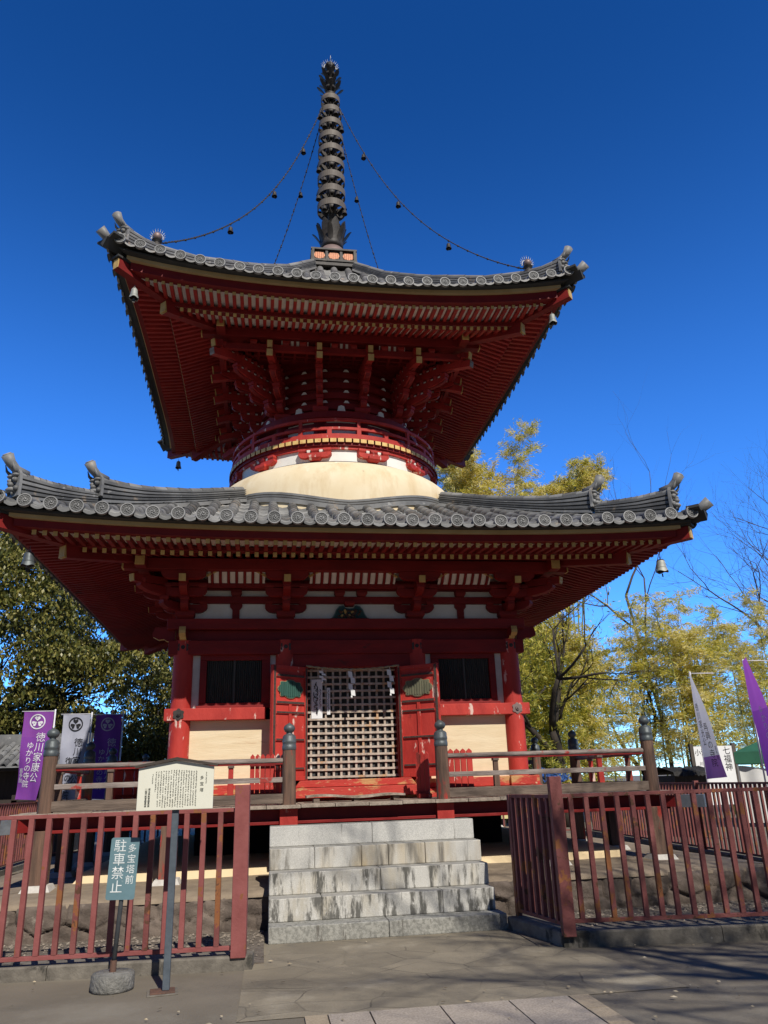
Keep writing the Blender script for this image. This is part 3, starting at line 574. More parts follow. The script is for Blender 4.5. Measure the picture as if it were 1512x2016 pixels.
def build_roof(c,name,tmat,label):
    root=MB(); NS=5
    n=c['k']
    # round tile rows
    g=MB()
    def row(g,x,d0,d1,mi=0):
        L=d0-d1; m=max(1,int(L/.25)); 
        for i in range(m):
            jx=random.uniform(-.006,.006); a=surf(c,x+jx,d0-L*i/m,random.uniform(-.004,.004)); b=surf(c,x+jx+random.uniform(-.005,.005),d0-L*(i+1)/m-.01); dr=(b-a).normalized(); nn=Vector((0,dr.z,-dr.y)); 
            if nn.z<0: nn=-nn
            r0,r1=.075,.068; vs=[]
            for p,r in((a,r0),(b,r1)):
                for j in range(7): 
                    t=math.pi*j/6; vs.append(p+Vector((math.cos(t)*r,0,0))+nn*(math.sin(t)*r+.004))
            g.add(vs,[(j,j+1,8+j,7+j) for j in range(6)],mi,True); k=len(g.v)-14; g.f.append(tuple(k+j for j in range(7))); g.m.append(mi); g.sm.append(False)
    for k in range(-n,n+1):
        x=k*.28; d1=dtop(c,x)
        row(g,x,c['E']-.01,min(d1,c['E']-.12))
    # pan tiles in stepped courses
    for k in range(-n-1,n+1):
        xa,xb=k*.28,(k+1)*.28; xm=(xa+xb)/2
        if abs(xm)>c['T']+.1: continue
        d1=max(dtop(c,xm),.0); d0=c['E']+.015
        if d0-d1<.12: d1=d0-.16
        L=d0-d1; m=max(1,int(L/.19))
        for i in range(m):
            a=d0-L*i/m; b=d0-L*(i+1)/m-.05; vs=[]
            for d,dz in((a,.012),(b,-.006)):
                for j in range(5):
                    t=j/4; sag=-.045*math.sin(math.pi*t); x=xa+.02+(xb-xa-.04)*t; x=max(-c['T']*1.06,min(c['T']*1.06,x)); vs.append(surf(c,x,d,dz+sag+.02))
            vs+=[v-Vector((0,0,.016)) for v in vs[:5]]
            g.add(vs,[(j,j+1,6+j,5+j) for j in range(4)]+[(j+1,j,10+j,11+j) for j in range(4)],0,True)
        # eave lip and layered ends
        for lay,(dz,out,hh) in enumerate(((-.012,.03,.030),(.010,-.008,.012),(.028,-.042,.012))):
            vs=[]
            for zz in(0,-hh):
                for j in range(7):
                    t=j/6; sag=-.045*math.sin(math.pi*t); x=xa+.072+(xb-xa-.144)*t; vs.append(surf(c,x,d0+out,dz+sag*.55+zz+.006))
            for j in range(7):
                t=j/6; sag=-.045*math.sin(math.pi*t); x=xa+.072+(xb-xa-.144)*t; vs.append(surf(c,x,d0+out-.1,dz+sag*.55+.02))
            g.add(vs,[(j+1,j,7+j,8+j) for j in range(6)]+[(j,j+1,15+j,14+j) for j in range(6)],0,False)
    # closed underlay so nothing shows between the rows
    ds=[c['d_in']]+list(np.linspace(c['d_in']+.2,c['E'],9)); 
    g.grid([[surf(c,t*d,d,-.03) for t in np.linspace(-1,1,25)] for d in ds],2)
    rep4z(g,0)
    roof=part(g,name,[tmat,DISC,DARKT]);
    if label: roof['label']=label
    # discs: the front row one object each
    for k in range(-n,n+1):
        p=surf(c,k*.28,c['E']+.035,.03); o=bpy.data.objects.new('eave_disc',discmesh); S.collection.objects.link(o); o.location=p+Vector((random.uniform(-.006,.006),random.uniform(-.006,.006),random.uniform(-.006,.006))); o.rotation_euler=(R(-6+random.uniform(-5,5)),R(random.uniform(-40,40)),R(random.uniform(-2,2))); put(o,roof)
    g=MB()
    for q in(1,2,3):
        rot=Matrix.Rotation(q*math.pi/2,4,'Z')
        for k in range(-n,n+1):
            h=MB(); h.lathe([(.068,-.02),(.074,-.02),(.074,.012),(.062,.016),(.058,.006),(0,.006)],16,smooth=False); p=surf(c,k*.28,c['E']+.012,.03)
            h.xf(rot@Matrix.Translation(p)@Matrix.Rotation(math.pi/2,4,'X')); g.add(h.v,h.f)
    kind(g.build('side_eave_discs',DISC,roof),'stuff')
    # ---- eaves from below
    def sweep(g,d0,d1,z0,z1,mi=0,N=49):
        P=[[surf(c,t*d,d,z,True) for d,z in((d1,z0),(d1,z1),(d0,z1),(d0,z0),(d1,z0))] for t in np.linspace(-1,1,N)]; g.grid(P,mi,False)
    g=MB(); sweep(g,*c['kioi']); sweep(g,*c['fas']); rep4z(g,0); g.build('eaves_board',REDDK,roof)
    g=MB(); sweep(g,*c['beige'],N=27); rep4z(g,0)
    g.build('ochre_eaves_edge',BEIGE,roof)
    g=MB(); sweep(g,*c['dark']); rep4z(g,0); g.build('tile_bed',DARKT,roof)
    g=MB(); 
    for (da,za),(db,zb),up in((c['base'][0],c['base'][1],.034),(c['fly'][0],c['fly'][1],.034)):
        g.grid([[surf(c,t*d,d,za+(zb-za)*(d-da)/(db-da)+up,True) for t in np.linspace(-1,1,33)] for d in np.linspace(da,db,6)],0,False)
    rep4z(g,0); g.build('white_soffit_boards',SOFW if c is UPP else WHITE,roof)
    def rafters(nm,seg,gold,w=.05,h=.058):
        (da,za),(db,zb)=seg; g=MB(); m=int(db/c['rsp'])
        for i in range(-m-1,m+1):
            x=(i+.5)*c['rsp']; a=max(abs(x)+.02,da)
            if a>db-.06: continue
            p=surf(c,x,a,za+(zb-za)*(a-da)/(db-da),True); q=surf(c,x,db,zb,True)
            g.beam(p,q,w,h,0,endmi=1)
        rep4z(g,0); return g.build(nm,[REDR if c is UPP else RED,gold],roof)
    rafters('base_rafters',c['base'],OCHRE); rafters('flying_rafters',c['fly'],OCHRE)
    # corner beams
    for q in range(4):
        rot=Matrix.Rotation(q*math.pi/2,4,'Z'); g=MB(); s=c['soff']
        bz=c['base'][1][1]; b0=c['base'][0]; be=c['base'][1][0]+.09
        def D(d,z): return (-d,-d,z)
        g.beam(D(b0[0],b0[1]-.06),D(be,bz-.045+s*.35),.13,.18,0,endmi=1); g.beam(D(be,bz-.045+s*.35),D(be+.012,bz-.045+s*.352),.12,.165,1)
        fe=c['fly'][1][0]+.24 if c is LOW else c['fly'][1][0]+.26; fz=c['fly'][1][1]
        g.beam(D(be-.4,bz+.085+s*.28),D(fe,fz+.065+s*.85),.12,.165,0); g.beam(D(fe,fz+.062+s*.85),D(fe+.012,fz+.062+s*.85),.11,.15,1)
        g.beam(D(fe-.25,fz+.165+s*.8),D(fe+.03,fz+.168+s*.85),.16,.03,2)
        g.xf(rot); g.build('corner_rafter',[RED,OCHRE,DARKT],roof)
    return roof
def hz(c,d):
    p=c['prof']; t=min(1.05,d/c['T']); r=clamp((d-.35*c['E'])/(.65*c['E'])); return lerp(d,[q[0] for q in p],[q[1] for q in p])+c['off']*t**c['pw']*r
def ridge(c,roof,tops,mat_,wd=.085,layers=5):
    """stacked ridge along one hip; tops=[(d,z_top)]"""
    for q in range(4):
        rot=Matrix.Rotation(q*math.pi/2,4,'Z'); g=MB()
        sd=Vector((1,-1,0)).normalized()
        dd=np.linspace(tops[0][0],tops[-1][0],13); zt=[lerp(d,[a[0] for a in tops],[a[1] for a in tops]) for d in dd]; zb=[hz(c,d)+.02 for d in dd]
        def band(f0,f1,w0,w1,mi):
            P=[]
            for d,a,b in zip(dd,zb,zt):
                C0=Vector((-d,-d,0)); h=b-a-.05
                P.append([C0-sd*w0+Vector((0,0,a+h*f0)),C0-sd*w1+Vector((0,0,a+h*f1)),C0+sd*w1+Vector((0,0,a+h*f1)),C0+sd*w0+Vector((0,0,a+h*f0)),C0-sd*w0+Vector((0,0,a+h*f0))])
            g.grid(P,mi,False); g.add(P[0][:4],[(0,1,2,3)],mi); g.add(P[-1][:4],[(3,2,1,0)],mi)
        band(-.25,.06,wd+.03,wd+.02,0)
        for l in range(layers):
            f=.06+.9*l/layers; s=.9/layers; w=wd*(1.15-.2*l/layers)
            band(f,f+s*.42,w*.72,w*.72,1); band(f+s*.42,f+s,w,w*1.04,0)
        # top row of round tiles
        for i in range(len(dd)-1):
            a=Vector((-dd[i],-dd[i],zt[i]-.05)); b=Vector((-dd[i+1],-dd[i+1],zt[i+1]-.05)); g.cyl(a,b,.052,.058,10,0,False)
        g.xf(rot); g.build('hip_ridge',[mat_,DARKT],roof)
def ogre(c,roof,d,zb,zt,mat_,fancy=False):
    for q in range(4):
        rot=Matrix.Rotation(q*math.pi/2,4,'Z'); g=MB(); n=Vector((-1,-1,0)).normalized(); s=Vector((1,-1,0)).normalized(); o=Vector((-d,-d,zb)); h=zt-zb
        pl=[(-.125,0),(-.13,h*.5),(-.115,h*.85),(-.07,h*1.02),(0,h*1.06),(.07,h*1.02),(.115,h*.85),(.13,h*.5),(.125,0)]
        g.prism(pl,o,s,(0,0,1),n,.035)
        def ball(x,z,y,r,sx=1,sz=1,sy=1):
            h_=MB(); h_.lathe([(0,-1),(.7,-.7),(1,0),(.7,.7),(0,1)],10); X=Matrix((s*r*sx,n*r*sy,Vector((0,0,r*sz)))).transposed().to_4x4(); X.translation=o+s*x+n*y+Vector((0,0,z)); h_.xf(X); g.add(h_.v,h_.f,0,True)
        for m in(-1,1):
            ball(m*.055,h*.62,.05,.036); ball(m*.055,h*.63,.07,.02); ball(m*.05,h*.80,.05,.045,1.3,.5); ball(m*.085,h*.28,.045,.035); ball(m*.035,h*.12,.06,.016,.6,1.5)
            g.tube([o+s*m*.06+n*.05+Vector((0,0,h*.86)),o+s*m*.085+n*.09+Vector((0,0,h*1.0)),o+s*m*.08+n*.12+Vector((0,0,h*1.22))],[.026,.018,.004],6)
        ball(0,h*.45,.07,.042,1,.8); ball(0,h*.25,.05,.07,1.2,.5); ball(0,h*.95,.04,.03)
        if fancy:
            for k in range(5): a=k*.6+.35; ball(.11*math.cos(a),h*.6+.12*math.sin(a),.03,.03)
        g.tube([o+Vector((-n.x*.12,-n.y*.12,h*.98)),o+n*.02+Vector((0,0,h*1.06)),o+n*.10+Vector((0,0,h*1.25)),o+n*.155+Vector((0,0,h*1.25+.085))],[.052,.054,.06,.072],14)
        g.cyl(o+n*.155+Vector((0,0,h*1.25+.085)),o+n*.165+Vector((0,0,h*1.25+.10)),.058,.05,14,1)
        g.xf(rot); g.build('ogre_tile',[mat_,DISC],roof)
def cornertile(c,roof,d,z,mat_):
    for q in range(4):
        rot=Matrix.Rotation(q*math.pi/2,4,'Z'); g=MB(); n=Vector((-1,-1,0)).normalized(); o=Vector((-d,-d,z)); s=Vector((1,-1,0)).normalized()
        g.tube([o-n*.42+Vector((0,0,-.02)),o-n*.22+Vector((0,0,-.02)),o-n*.08+Vector((0,0,.02)),o+n*.05+Vector((0,0,.10))],[.06,.062,.064,.078],12)
        g.prism([(-.2,.0),(-.03,-.06),(.03,-.06),(.2,.0),(.2,.035),(0,-.01),(-.2,.035)],o-n*.05,s,(0,0,1),-n,.16,1)
        g.prism([(-.10,-.03),(0,-.15),(.10,-.03)],o-n*.02,s,(0,0,1),-n,.3,1)
        g.xf(rot); g.build('corner_tile',[mat_,DARKT],roof)
lower=build_roof(LOW,'lower_roof',TILE,None)
ridge(LOW,lower,[(1.60,5.79),(2.3,5.47),(2.85,5.275),(3.15,5.215),(3.36,5.20)],TILE)
ogre(LOW,lower,3.37,4.90,5.19,TILE)
ridge(LOW,lower,[(3.40,4.99),(3.6,4.955),(3.82,4.93),(4.12,4.935)],TILE,.085,5)
ogre(LOW,lower,4.12,4.60,4.93,TILE); cornertile(LOW,lower,4.42,4.545,TILE)
upper=build_roof(UPP,'upper_roof',TILEU,None)
ridge(UPP,upper,[(.42,11.10),(.94,10.53),(1.55,10.04),(1.98,9.76),(2.38,9.48),(2.95,9.20),(3.15,9.165),(3.36,9.17)],TILEU,.075,5)
ogre(UPP,upper,3.36,8.86,9.14,TILEU,True); cornertile(UPP,upper,3.60,8.78,TILEU)
# ring of ridge tiles round the foot of the dome
def ringpt(a,r0,dz):
    t=abs(math.sin(2*a)); return (r0+.0*t**3)*math.cos(a),(r0+.0*t**3)*math.sin(a),5.255+.27*t**1.6+dz
g=MB()
for dz0,dz1,w,mi in((-.05,.025,.06,0),(.025,.037,.04,1),(.037,.068,.055,0),(.068,.08,.035,1),(.08,.115,.055,0)):
    P=[]
    for a in np.linspace(0,2*math.pi,97): P.append([ringpt(a,2.21+w,dz0),ringpt(a,2.21+w,dz1),ringpt(a,2.21-.12,dz1)])
    g.grid(P,mi,False)
g.build('dome_foot_ridge',[TILE,DARKT],lower)
# ---------------------------------------------------------------- dome, balcony, round upper storey
g=MB(); g.lathe([(2.245,4.9)]+[(1.30+.945*max(0,math.cos(t))**.68,5.33+.905*math.sin(t)**.68) for t in np.linspace(0,math.pi/2,30)]+[(1.2,6.24)],96); part(g,'plaster_dome',DOME)
g=MB(); g.lathe([(1.785,6.0),(1.785,6.47)],72); part(g,'white_drum_band',DRUMW)
g=MB(); g.lathe([(1.6,6.18),(1.80,6.18),(1.80,6.20),(1.6,6.20)],72,smooth=False); g.lathe([(1.7,6.405),(1.825,6.405),(1.825,6.455),(1.7,6.455)],72,smooth=False,mi=1); g.lathe([(1.7,6.457),(1.855,6.457),(1.855,6.497),(1.4,6.497)],72,smooth=False,mi=2); part(g,'drum_moulding',[DARKT,REDWORN,REDDK])
for i in range(12):
    a=math.radians(15+30*i); rot=Matrix.Rotation(a-math.pi/2*0,4,'Z'); g=MB()
    # short bracket: block, arm and three bearing blocks (local +x outwards)
    block(g,(1.80,0,6.205),.21,.08); arm(g,(1.81,0,6.255),(0,1,0),.265,.085,.09)
    for q in(-1,0,1): block(g,(1.81,q*.205,6.341),.12,.064,0)
    for q in(-1,1): block(g,(1.815,q*.1,6.342),.055,.05,1)
    g.xf(rot); part(g,'drum_bracket',[REDWORN,WHITE])
g=MB(); nj=96
for i in range(nj):
    a=2*math.pi*(i+.5)/nj; d=Vector((math.cos(a),math.sin(a),0)); g.beam(d*1.5+Vector((0,0,6.532)),d*1.89+Vector((0,0,6.532)),.098,.064,0,endmi=1)
part(g,'balcony_joists',[REDDK,M('worn_ochre_ends',(.80,.56,.22),(.66,.42,.14),14,.6,.1,patch=[((.52,.07,.045),9,.60)])])
g=MB(); g.lathe([(1.3,6.566),(1.88,6.566),(1.88,6.59),(1.3,6.59)],96,smooth=False); part(g,'balcony_floor',REDWORN)
def hoop(r,z,h,w): return [(r-w/2,z-h/2),(r+w/2,z-h/2),(r+w/2,z+h/2),(r-w/2,z+h/2),(r-w/2,z-h/2)]
for r,z,h,w_ in((1.835,6.625,.065,.06),(1.82,6.765,.045,.045),(1.815,6.925,.045,.05)):
    g=MB(); g.lathe(hoop(r,z,h,w_),96,smooth=False); part(g,'balcony_rail',REDWORN)
for i in range(24):
    g=MB(); a=2*math.pi*(i+.5)/24; d=Vector((math.cos(a),math.sin(a),0)); g.beam(d*1.82+Vector((0,0,6.655)),d*1.82+Vector((0,0,6.745)),.07,.06,0,d); 
    if i%2==0: g.beam(d*1.82+Vector((0,0,6.785)),d*1.82+Vector((0,0,6.905)),.05,.05,0,d)
    part(g,'balcony_strut',REDWORN)
g=MB(); g.lathe([(1.36,6.6),(1.36,7.12)],64); part(g,'round_wall',WHITE)
for i in range(12):
    a=math.radians(15+30*i); g=MB(); g.cyl((1.36*math.cos(a),1.36*math.sin(a),6.6),(1.36*math.cos(a),1.36*math.sin(a),7.12),.11,None,16); part(g,'round_column',RED)
g=MB(); g.lathe([(1.3,6.98),(1.43,6.98),(1.43,7.06),(1.3,7.06)],72,smooth=False); g.lathe([(1.2,7.115),(1.545,7.115),(1.545,7.225),(1.2,7.225)],72,smooth=False); g.lathe([(1.3,6.75),(1.40,6.75),(1.40,6.83),(1.3,6.83)],72,smooth=False); part(g,'ring_beam',RED)
# wall of stacked arms behind the radial brackets
g=MB(); g.lathe([(1.33,7.225),(1.33,8.45)],72,mi=0)
for s in range(5):
    z=7.34+s*.2; g.lathe([(1.33,z),(1.40,z),(1.40,z+.11),(1.33,z+.11)],72,smooth=False,mi=1)
    for i in range(48):
        a=2*math.pi*(i+.5)/48; d=Vector((math.cos(a),math.sin(a),0)); t=Vector((-d.y,d.x,0))
        if s<4 and i%2==0: g.prism([(-.05,0),(.05,0),(.02,.042),(-.02,.042)],d*1.36+Vector((0,0,z+.113)),t,(0,0,1),d,.045,2)
for i in range(12):
    a=2*math.pi*(i)/12; d=Vector((math.cos(a),math.sin(a),0)); t=Vector((-d.y,d.x,0)); g.prism([(-.16,0),(.16,0),(.07,.05),(.05,.15),(.0,.17),(-.05,.15),(-.07,.05)],d*1.36+Vector((0,0,7.226)),t,(0,0,1),d,.06,2)
part(g,'stacked_arm_wall',[REDDK,RED,WHITE])
for k in range(4):
    rot=Matrix.Rotation(k*math.pi/2,3,'Z')
    def rad(ang,target,steps=4,L=.2,diag=False,tail=True,gold=1):
        o=rot@Vector((1.36*math.sin(ang),-1.36*math.cos(ang),0)); t=rot@Vector((*target,0)); n=t-o; D=n.length; n.normalize(); g=MB(); l=Vector((-n.y,n.x,0)); e=D/steps; V=lambda p,z:(p.x,p.y,z)
        block(g,V(o+n*.03,7.227),.26,.11); h=.12
        pl=[(0,7.335)]; a0=0
        for s in range(steps):
            r1=e*(s+1)+.06; z=7.335+.19*s; pl+=[(a0+(r1-a0)*.62,z),(a0+(r1-a0)*.84,z+.022),(r1-.005,z+.065),(r1,z+.12),(r1,z+.185)]; a0=r1-.0
        zt=7.335+.19*steps; pl+=[(r1,zt+.02),(0,zt+.02)]
        g.prism([(x,z) for x,z in pl],V(o-l*.028,0),n,(0,0,1),l,.056,3)
        for s in range(steps):
            z=7.335+.19*s; r1=e*(s+1)+.06; arm(g,V(o,z+.001),n,r1,.118,.106,half=True); k_=int(r1/.145)
            for q in range(1,k_+1):
                c=o+n*(r1-.055-.145*(k_-q)); block(g,V(c,z+.12),.10,.069)
                cw=c-n*.0725; g.beam(V(cw-n*.022,z+.142),V(cw+n*.022,z+.142),.062,.036,4)
        for s in range(steps):
            c=o+n*e*(s+1); z=7.335+.19*s; 
            if s<steps-1: g.beam(V(c-n*.02,z+.155),V(c+n*.075,z+.155),.125,.05)
            z=7.335+.2*s; c=o+n*e*(s+1)
            if s==3: block(g,V(c,z+h+.001),.13,.075)
            if s==3 and not diag:
                ll=rot@Vector((1,0,0)); arm(g,V(c,z+.10+.001),ll,L*1.6,.10,.085)
                for q in(-1,0,1):
                    block(g,V(c+ll*q*(L*1.6-.06),z+.202),.11,.07)
        if tail:
            nn=rot@Vector((0,-1,0)) if not diag else n
            a=o+n*D*.7; b=o+n*D+nn*.20
            g.beam(V(a,8.02),V(b,7.90),.10,.115,0); g.beam(V(b,7.895),V(b+nn*.012,7.893),.095,.11,gold)
            g.beam(V(o+n*D*.8,8.16),V(b-nn*.02,8.06),.085,.10,0); g.beam(V(b-nn*.02,8.06),V(b+nn*.0,8.057),.08,.12,1)
        part(g,'radial_bracket',[REDR,OCHRE,GREYRAIL,REDDK,WHITE])
    for s in(-1,1):
        rad(s*R(15),(s*.42,-1.98)); rad(s*R(45),(s*1.22,-1.98))
    rad(R(45),(1.98,-1.98),4,diag=True,gold=2)
g=MB(); g.box(-2.12,2.12,-2.035,-1.965,8.02,8.12); rep4z(g); part(g,'bracket_tie_beam',RED)
for k in range(4):
    rot=Matrix.Rotation(k*math.pi/2,4,'Z'); g=MB(); q=.004*(k%2)
    g.beam((-2.30,-2.0,8.325+q),(2.30,-2.0,8.325+q),.14,.17,0); g.beam((2.30,-2.0,8.31+q),(2.32,-2.0,8.31+q),.12,.13,1);g.beam((-2.30,-2.0,8.31+q),(-2.32,-2.0,8.31+q),.12,.13,1); g.xf(rot); part(g,'eaves_purlin',[RED,OCHRE],.004)
g=MB(); g.grid([[(t*d,-d,z) for t in np.linspace(-1,1,5)] for d,z in((.0,8.20),(1.6,8.2),(1.98,8.24))],0,False)
for i in range(17):
    x=-1.6+.2*i; g.box(x-.02,x+.02,-1.95,-1.42,8.15,8.20,1)
for i in range(4): y=-1.5-.13*i; g.box(-1.65,1.65,y-.02,y+.02,8.152,8.202,1)
for x in(-.81,0,.81):
    g.add([(x-.22,-1.93,8.06),(x+.22,-1.93,8.06),(x+.22,-1.99,8.235),(x-.22,-1.99,8.235)],[(0,1,2,3)],2)
    for i in range(5): xx=x+(i-2)*.09; g.beam((xx,-1.94,8.05),(xx,-2.0,8.235),.045,.03,1,(0,-1,0))
rep4z(g,0); part(g,'coffered_ceiling',[REDDK,RED,WHITE])
# ---------------------------------------------------------------- spire

g=MB(); g.box(-.44,.44,-.44,.44,10.98,11.09); g.box(-.40,.40,-.40,.40,11.0,11.36); 
spire=part(g,'spire',[IRON])
g=MB(); g.box(-.46,.46,-.46,.46,11.065,11.11); g.box(-.455,.455,-.455,.455,11.335,11.372); g.build('dew_basin_rim',IRON,spire); g=MB()
for i in range(4): x=-.43+.86*i/3; g.box(x-.025,x+.025,-.435,-.39,11.11,11.335)
rep4z(g,.0); g.build('dew_basin_frame',IRON,spire)
for x in(-.287,0,.287):
    g=MB(); pl=[(.105*math.copysign(abs(math.cos(t))**.8,math.cos(t))*(1+.05*math.cos(8*t)),.078*math.copysign(abs(math.sin(t))**.8,math.sin(t))*(1+.10*math.cos(8*t))) for t in np.linspace(0,2*math.pi,40,endpoint=False)]
    g.prism(pl,(x,-.40,11.225),(1,0,0),(0,0,1),(0,-1,0),.012,0)
    for i in range(5): xx=x+(i-2)*.038; g.box(xx-.003,xx+.003,-.418,-.411,11.16,11.29,1)
    rep4z(g,0); g.build('copper_inlay',[COPPER,M('copper_groove',(.35,.1,.03),None,9,.6) if 'copper_groove' not in bpy.data.materials else bpy.data.materials['copper_groove']],spire)
g=MB(); g.lathe([(.35,11.37),(.345,11.42),(.30,11.56),(.22,11.66),(.17,11.69)],36); g.build('inverted_bowl',PINKBR,spire)
g=MB(); g.lathe([(.17,11.68),(.225,11.70),(.235,11.74),(.235,11.84),(.21,11.86),(.1,11.87)],36)
for i in range(8):
    for tier,(r0,r1,za,zb,wd,da) in enumerate(((.22,.31,11.80,12.28,.085,0),(.225,.40,11.78,12.10,.05,.5))):
        a=2*math.pi*(i+da+.25)/8; d=Vector((math.cos(a),math.sin(a),0)); t=Vector((-d.y,d.x,0)); P=[]
        for u in np.linspace(0,1,7):
            r=r0+(r1-r0)*u**1.5; z=za+(zb-za)*u; ww=wd*(.55+.6*math.sin(math.pi*min(1,u*.85+.1))) if u<.99 else wd*.25
            P.append([d*(r-.012*0)+t*ww*q+d*(.015*(1-q*q))+Vector((0,0,z)) for q in(-1,0,1)])
        g.grid(P,0,True)
        Q=[[p+d*-.012 for p in row] for row in P]; g.grid(Q,0,True)
g.build('lotus_petals',IRON,spire)
g=MB(); g.cyl((0,0,11.8),(0,0,16.5),.085,.06,16)
for i in range(9): z=12.70+i*.371; g.lathe([(.12,z-.02),(.135,z),(.12,z+.10),(.09,z+.12)],16)
g.build('spire_shaft',IRON,spire)
bellm=MB(); bellm.lathe([(.0,.10),(.022,.10),(.04,.085),(.05,.04),(.058,.0),(.062,-.005),(.052,-.004),(.045,.04),(.02,.08)],12); bellm.cyl((0,0,.10),(0,0,.16),.005,None,6)
rb=bellm.mesh('ring_bell',[IRON])
for i in range(9):
    z=12.62+i*.371; r=[.285,.282,.278,.272,.265,.257,.248,.235,.20][i]*1.04; hh=.15-.003*i
    g=MB(); g.lathe([(r,z),(r+.004,z+hh),(r-.008,z+hh),(r-.012,z),(r,z)],40,smooth=False)
    for k in range(8):
        a=2*math.pi*(k+.5)/8; d=Vector((math.cos(a),math.sin(a),0)); t=Vector((-d.y,d.x,0))
        pl=[(.07,.03),(.12,.075),(.17,.06),(r-.05,.10),(r-.005,.11),(r-.005,.02),(r-.05,-.01),(r-.08,-.10),(.16,-.13),(.13,-.05),(.07,-.04)]
        g.prism(pl,Vector((0,0,z))-t*.012,d,(0,0,1),t,.024,1)
    o=g.build('spire_ring',[RINGB,IRON],spire)
    for k in range(8 if i<8 else 0):
        if k%2==i%2 or (k+i)%3==0: continue
        a=2*math.pi*(k+.25+.25*(i%2))/8; b=bpy.data.objects.new('ring_bell',rb); S.collection.objects.link(b); b.location=((r+.008)*math.cos(a),(r+.008)*math.sin(a),z-.15); put(b,spire)
g=MB()
for z,rr0,ln,wd,cnt,da in((15.82,.10,.24,.05,8,0),(16.02,.09,.20,.05,8,.5),(16.22,.09,.20,.055,8,0),(16.42,.08,.16,.045,8,.5)):
    for i in range(cnt):
        a=2*math.pi*(i+da)/cnt; d=Vector((math.cos(a),math.sin(a),0)); t=Vector((-d.y,d.x,0)); P=[]
        for u in np.linspace(0,1,6):
            r=rr0+ln*.80*u**1.3; ww=wd*(.25+.95*u**1.5) if u<.9 else wd*.45
            P.append([d*(r+.01*(1-q*q))+t*ww*q+Vector((0,0,z+ln*.95*u)) for q in(-1,0,1)])
        g.grid(P,0,True); g.grid([[p-d*.008 for p in row] for row in P],0,True)
    g.lathe([(.06,z-.03),(.12,z-.02),(.135,z+.03),(.10,z+.06),(.06,z+.09)],18)
g.build('finial_petals',IRON,spire)
g=MB(); g.lathe([(.05,16.5),(.10,16.53),(.06,16.57),(.11,16.62),(.125,16.68),(.11,16.75),(.06,16.81),(0,16.86)],20); g.build('jewel',IRON,spire)
def flamecomb(g,o,r,n,h):
    o=Vector(o)
    for ax in(Vector((1,0,0)),Vector((0,1,0))):
        for i in range(n):
            a=math.pi*(-.12+1.24*i/(n-1)); p=o+ax*math.cos(a)*r+Vector((0,0,math.sin(a)*r)); q=o+ax*math.cos(a)*(r+h*.55)+Vector((0,0,math.sin(a)*(r)+h*(.55+.45*math.sin(max(0,a)))))
            g.tube([p,(p+q)/2+ax*.006*(1 if i%2 else -1),q],[.007,.006,.002],5)
        g.tube([o+ax*math.cos(a)*r+Vector((0,0,math.sin(a)*r)) for a in np.linspace(-.35,math.pi+.35,17)],.007,5)
g=MB(); flamecomb(g,(0,0,16.68),.135,15,.13); g.build('jewel_flames',SILVER,spire)
# flaming jewels on the upper hips
for sx,sy in((-1,-1),(1,-1),(1,1),(-1,1)):
    d=2.96; z=9.19; g=MB(); g.lathe([(.075,-.06),(.08,.0),(.05,.03),(.045,.05),(.075,.07),(.08,.085)],16,(sx*d,sy*d,z)); o=g.build('flaming_jewel',IRON,upper)
    g=MB(); g.lathe([(0,-.075),(.05,-.055),(.075,0),(.05,.055),(0,.08)],16,(sx*d,sy*d,z+.155),0)
    n=Vector((sx,sy,0)).normalized(); 
    for i in range(13):
        a=math.pi*(-.15+1.3*i/12); t=Vector((1,0,0)); c0=Vector((sx*d,sy*d,z+.155)); p=c0+t*math.cos(a)*.085+Vector((0,.02,math.sin(a)*.085)); q=c0+t*math.cos(a)*.125+Vector((0,.02,math.sin(a)*.10+.075*(.4+.6*max(0,math.sin(a))))); g.tube([p,(p*.5+q*.5),q],[.006,.005,.0015],5,1)
    g.tube([Vector((sx*d,sy*d,z+.155))+Vector((math.cos(a)*.085,.02,math.sin(a)*.085)) for a in np.linspace(-.5,math.pi+.5,15)],.006,5,1)
    g.build('jewel_ball',[PINKBR,SILVER],o) if False else put(g.build('jewel_ball',[PINKBR,SILVER]),upper)
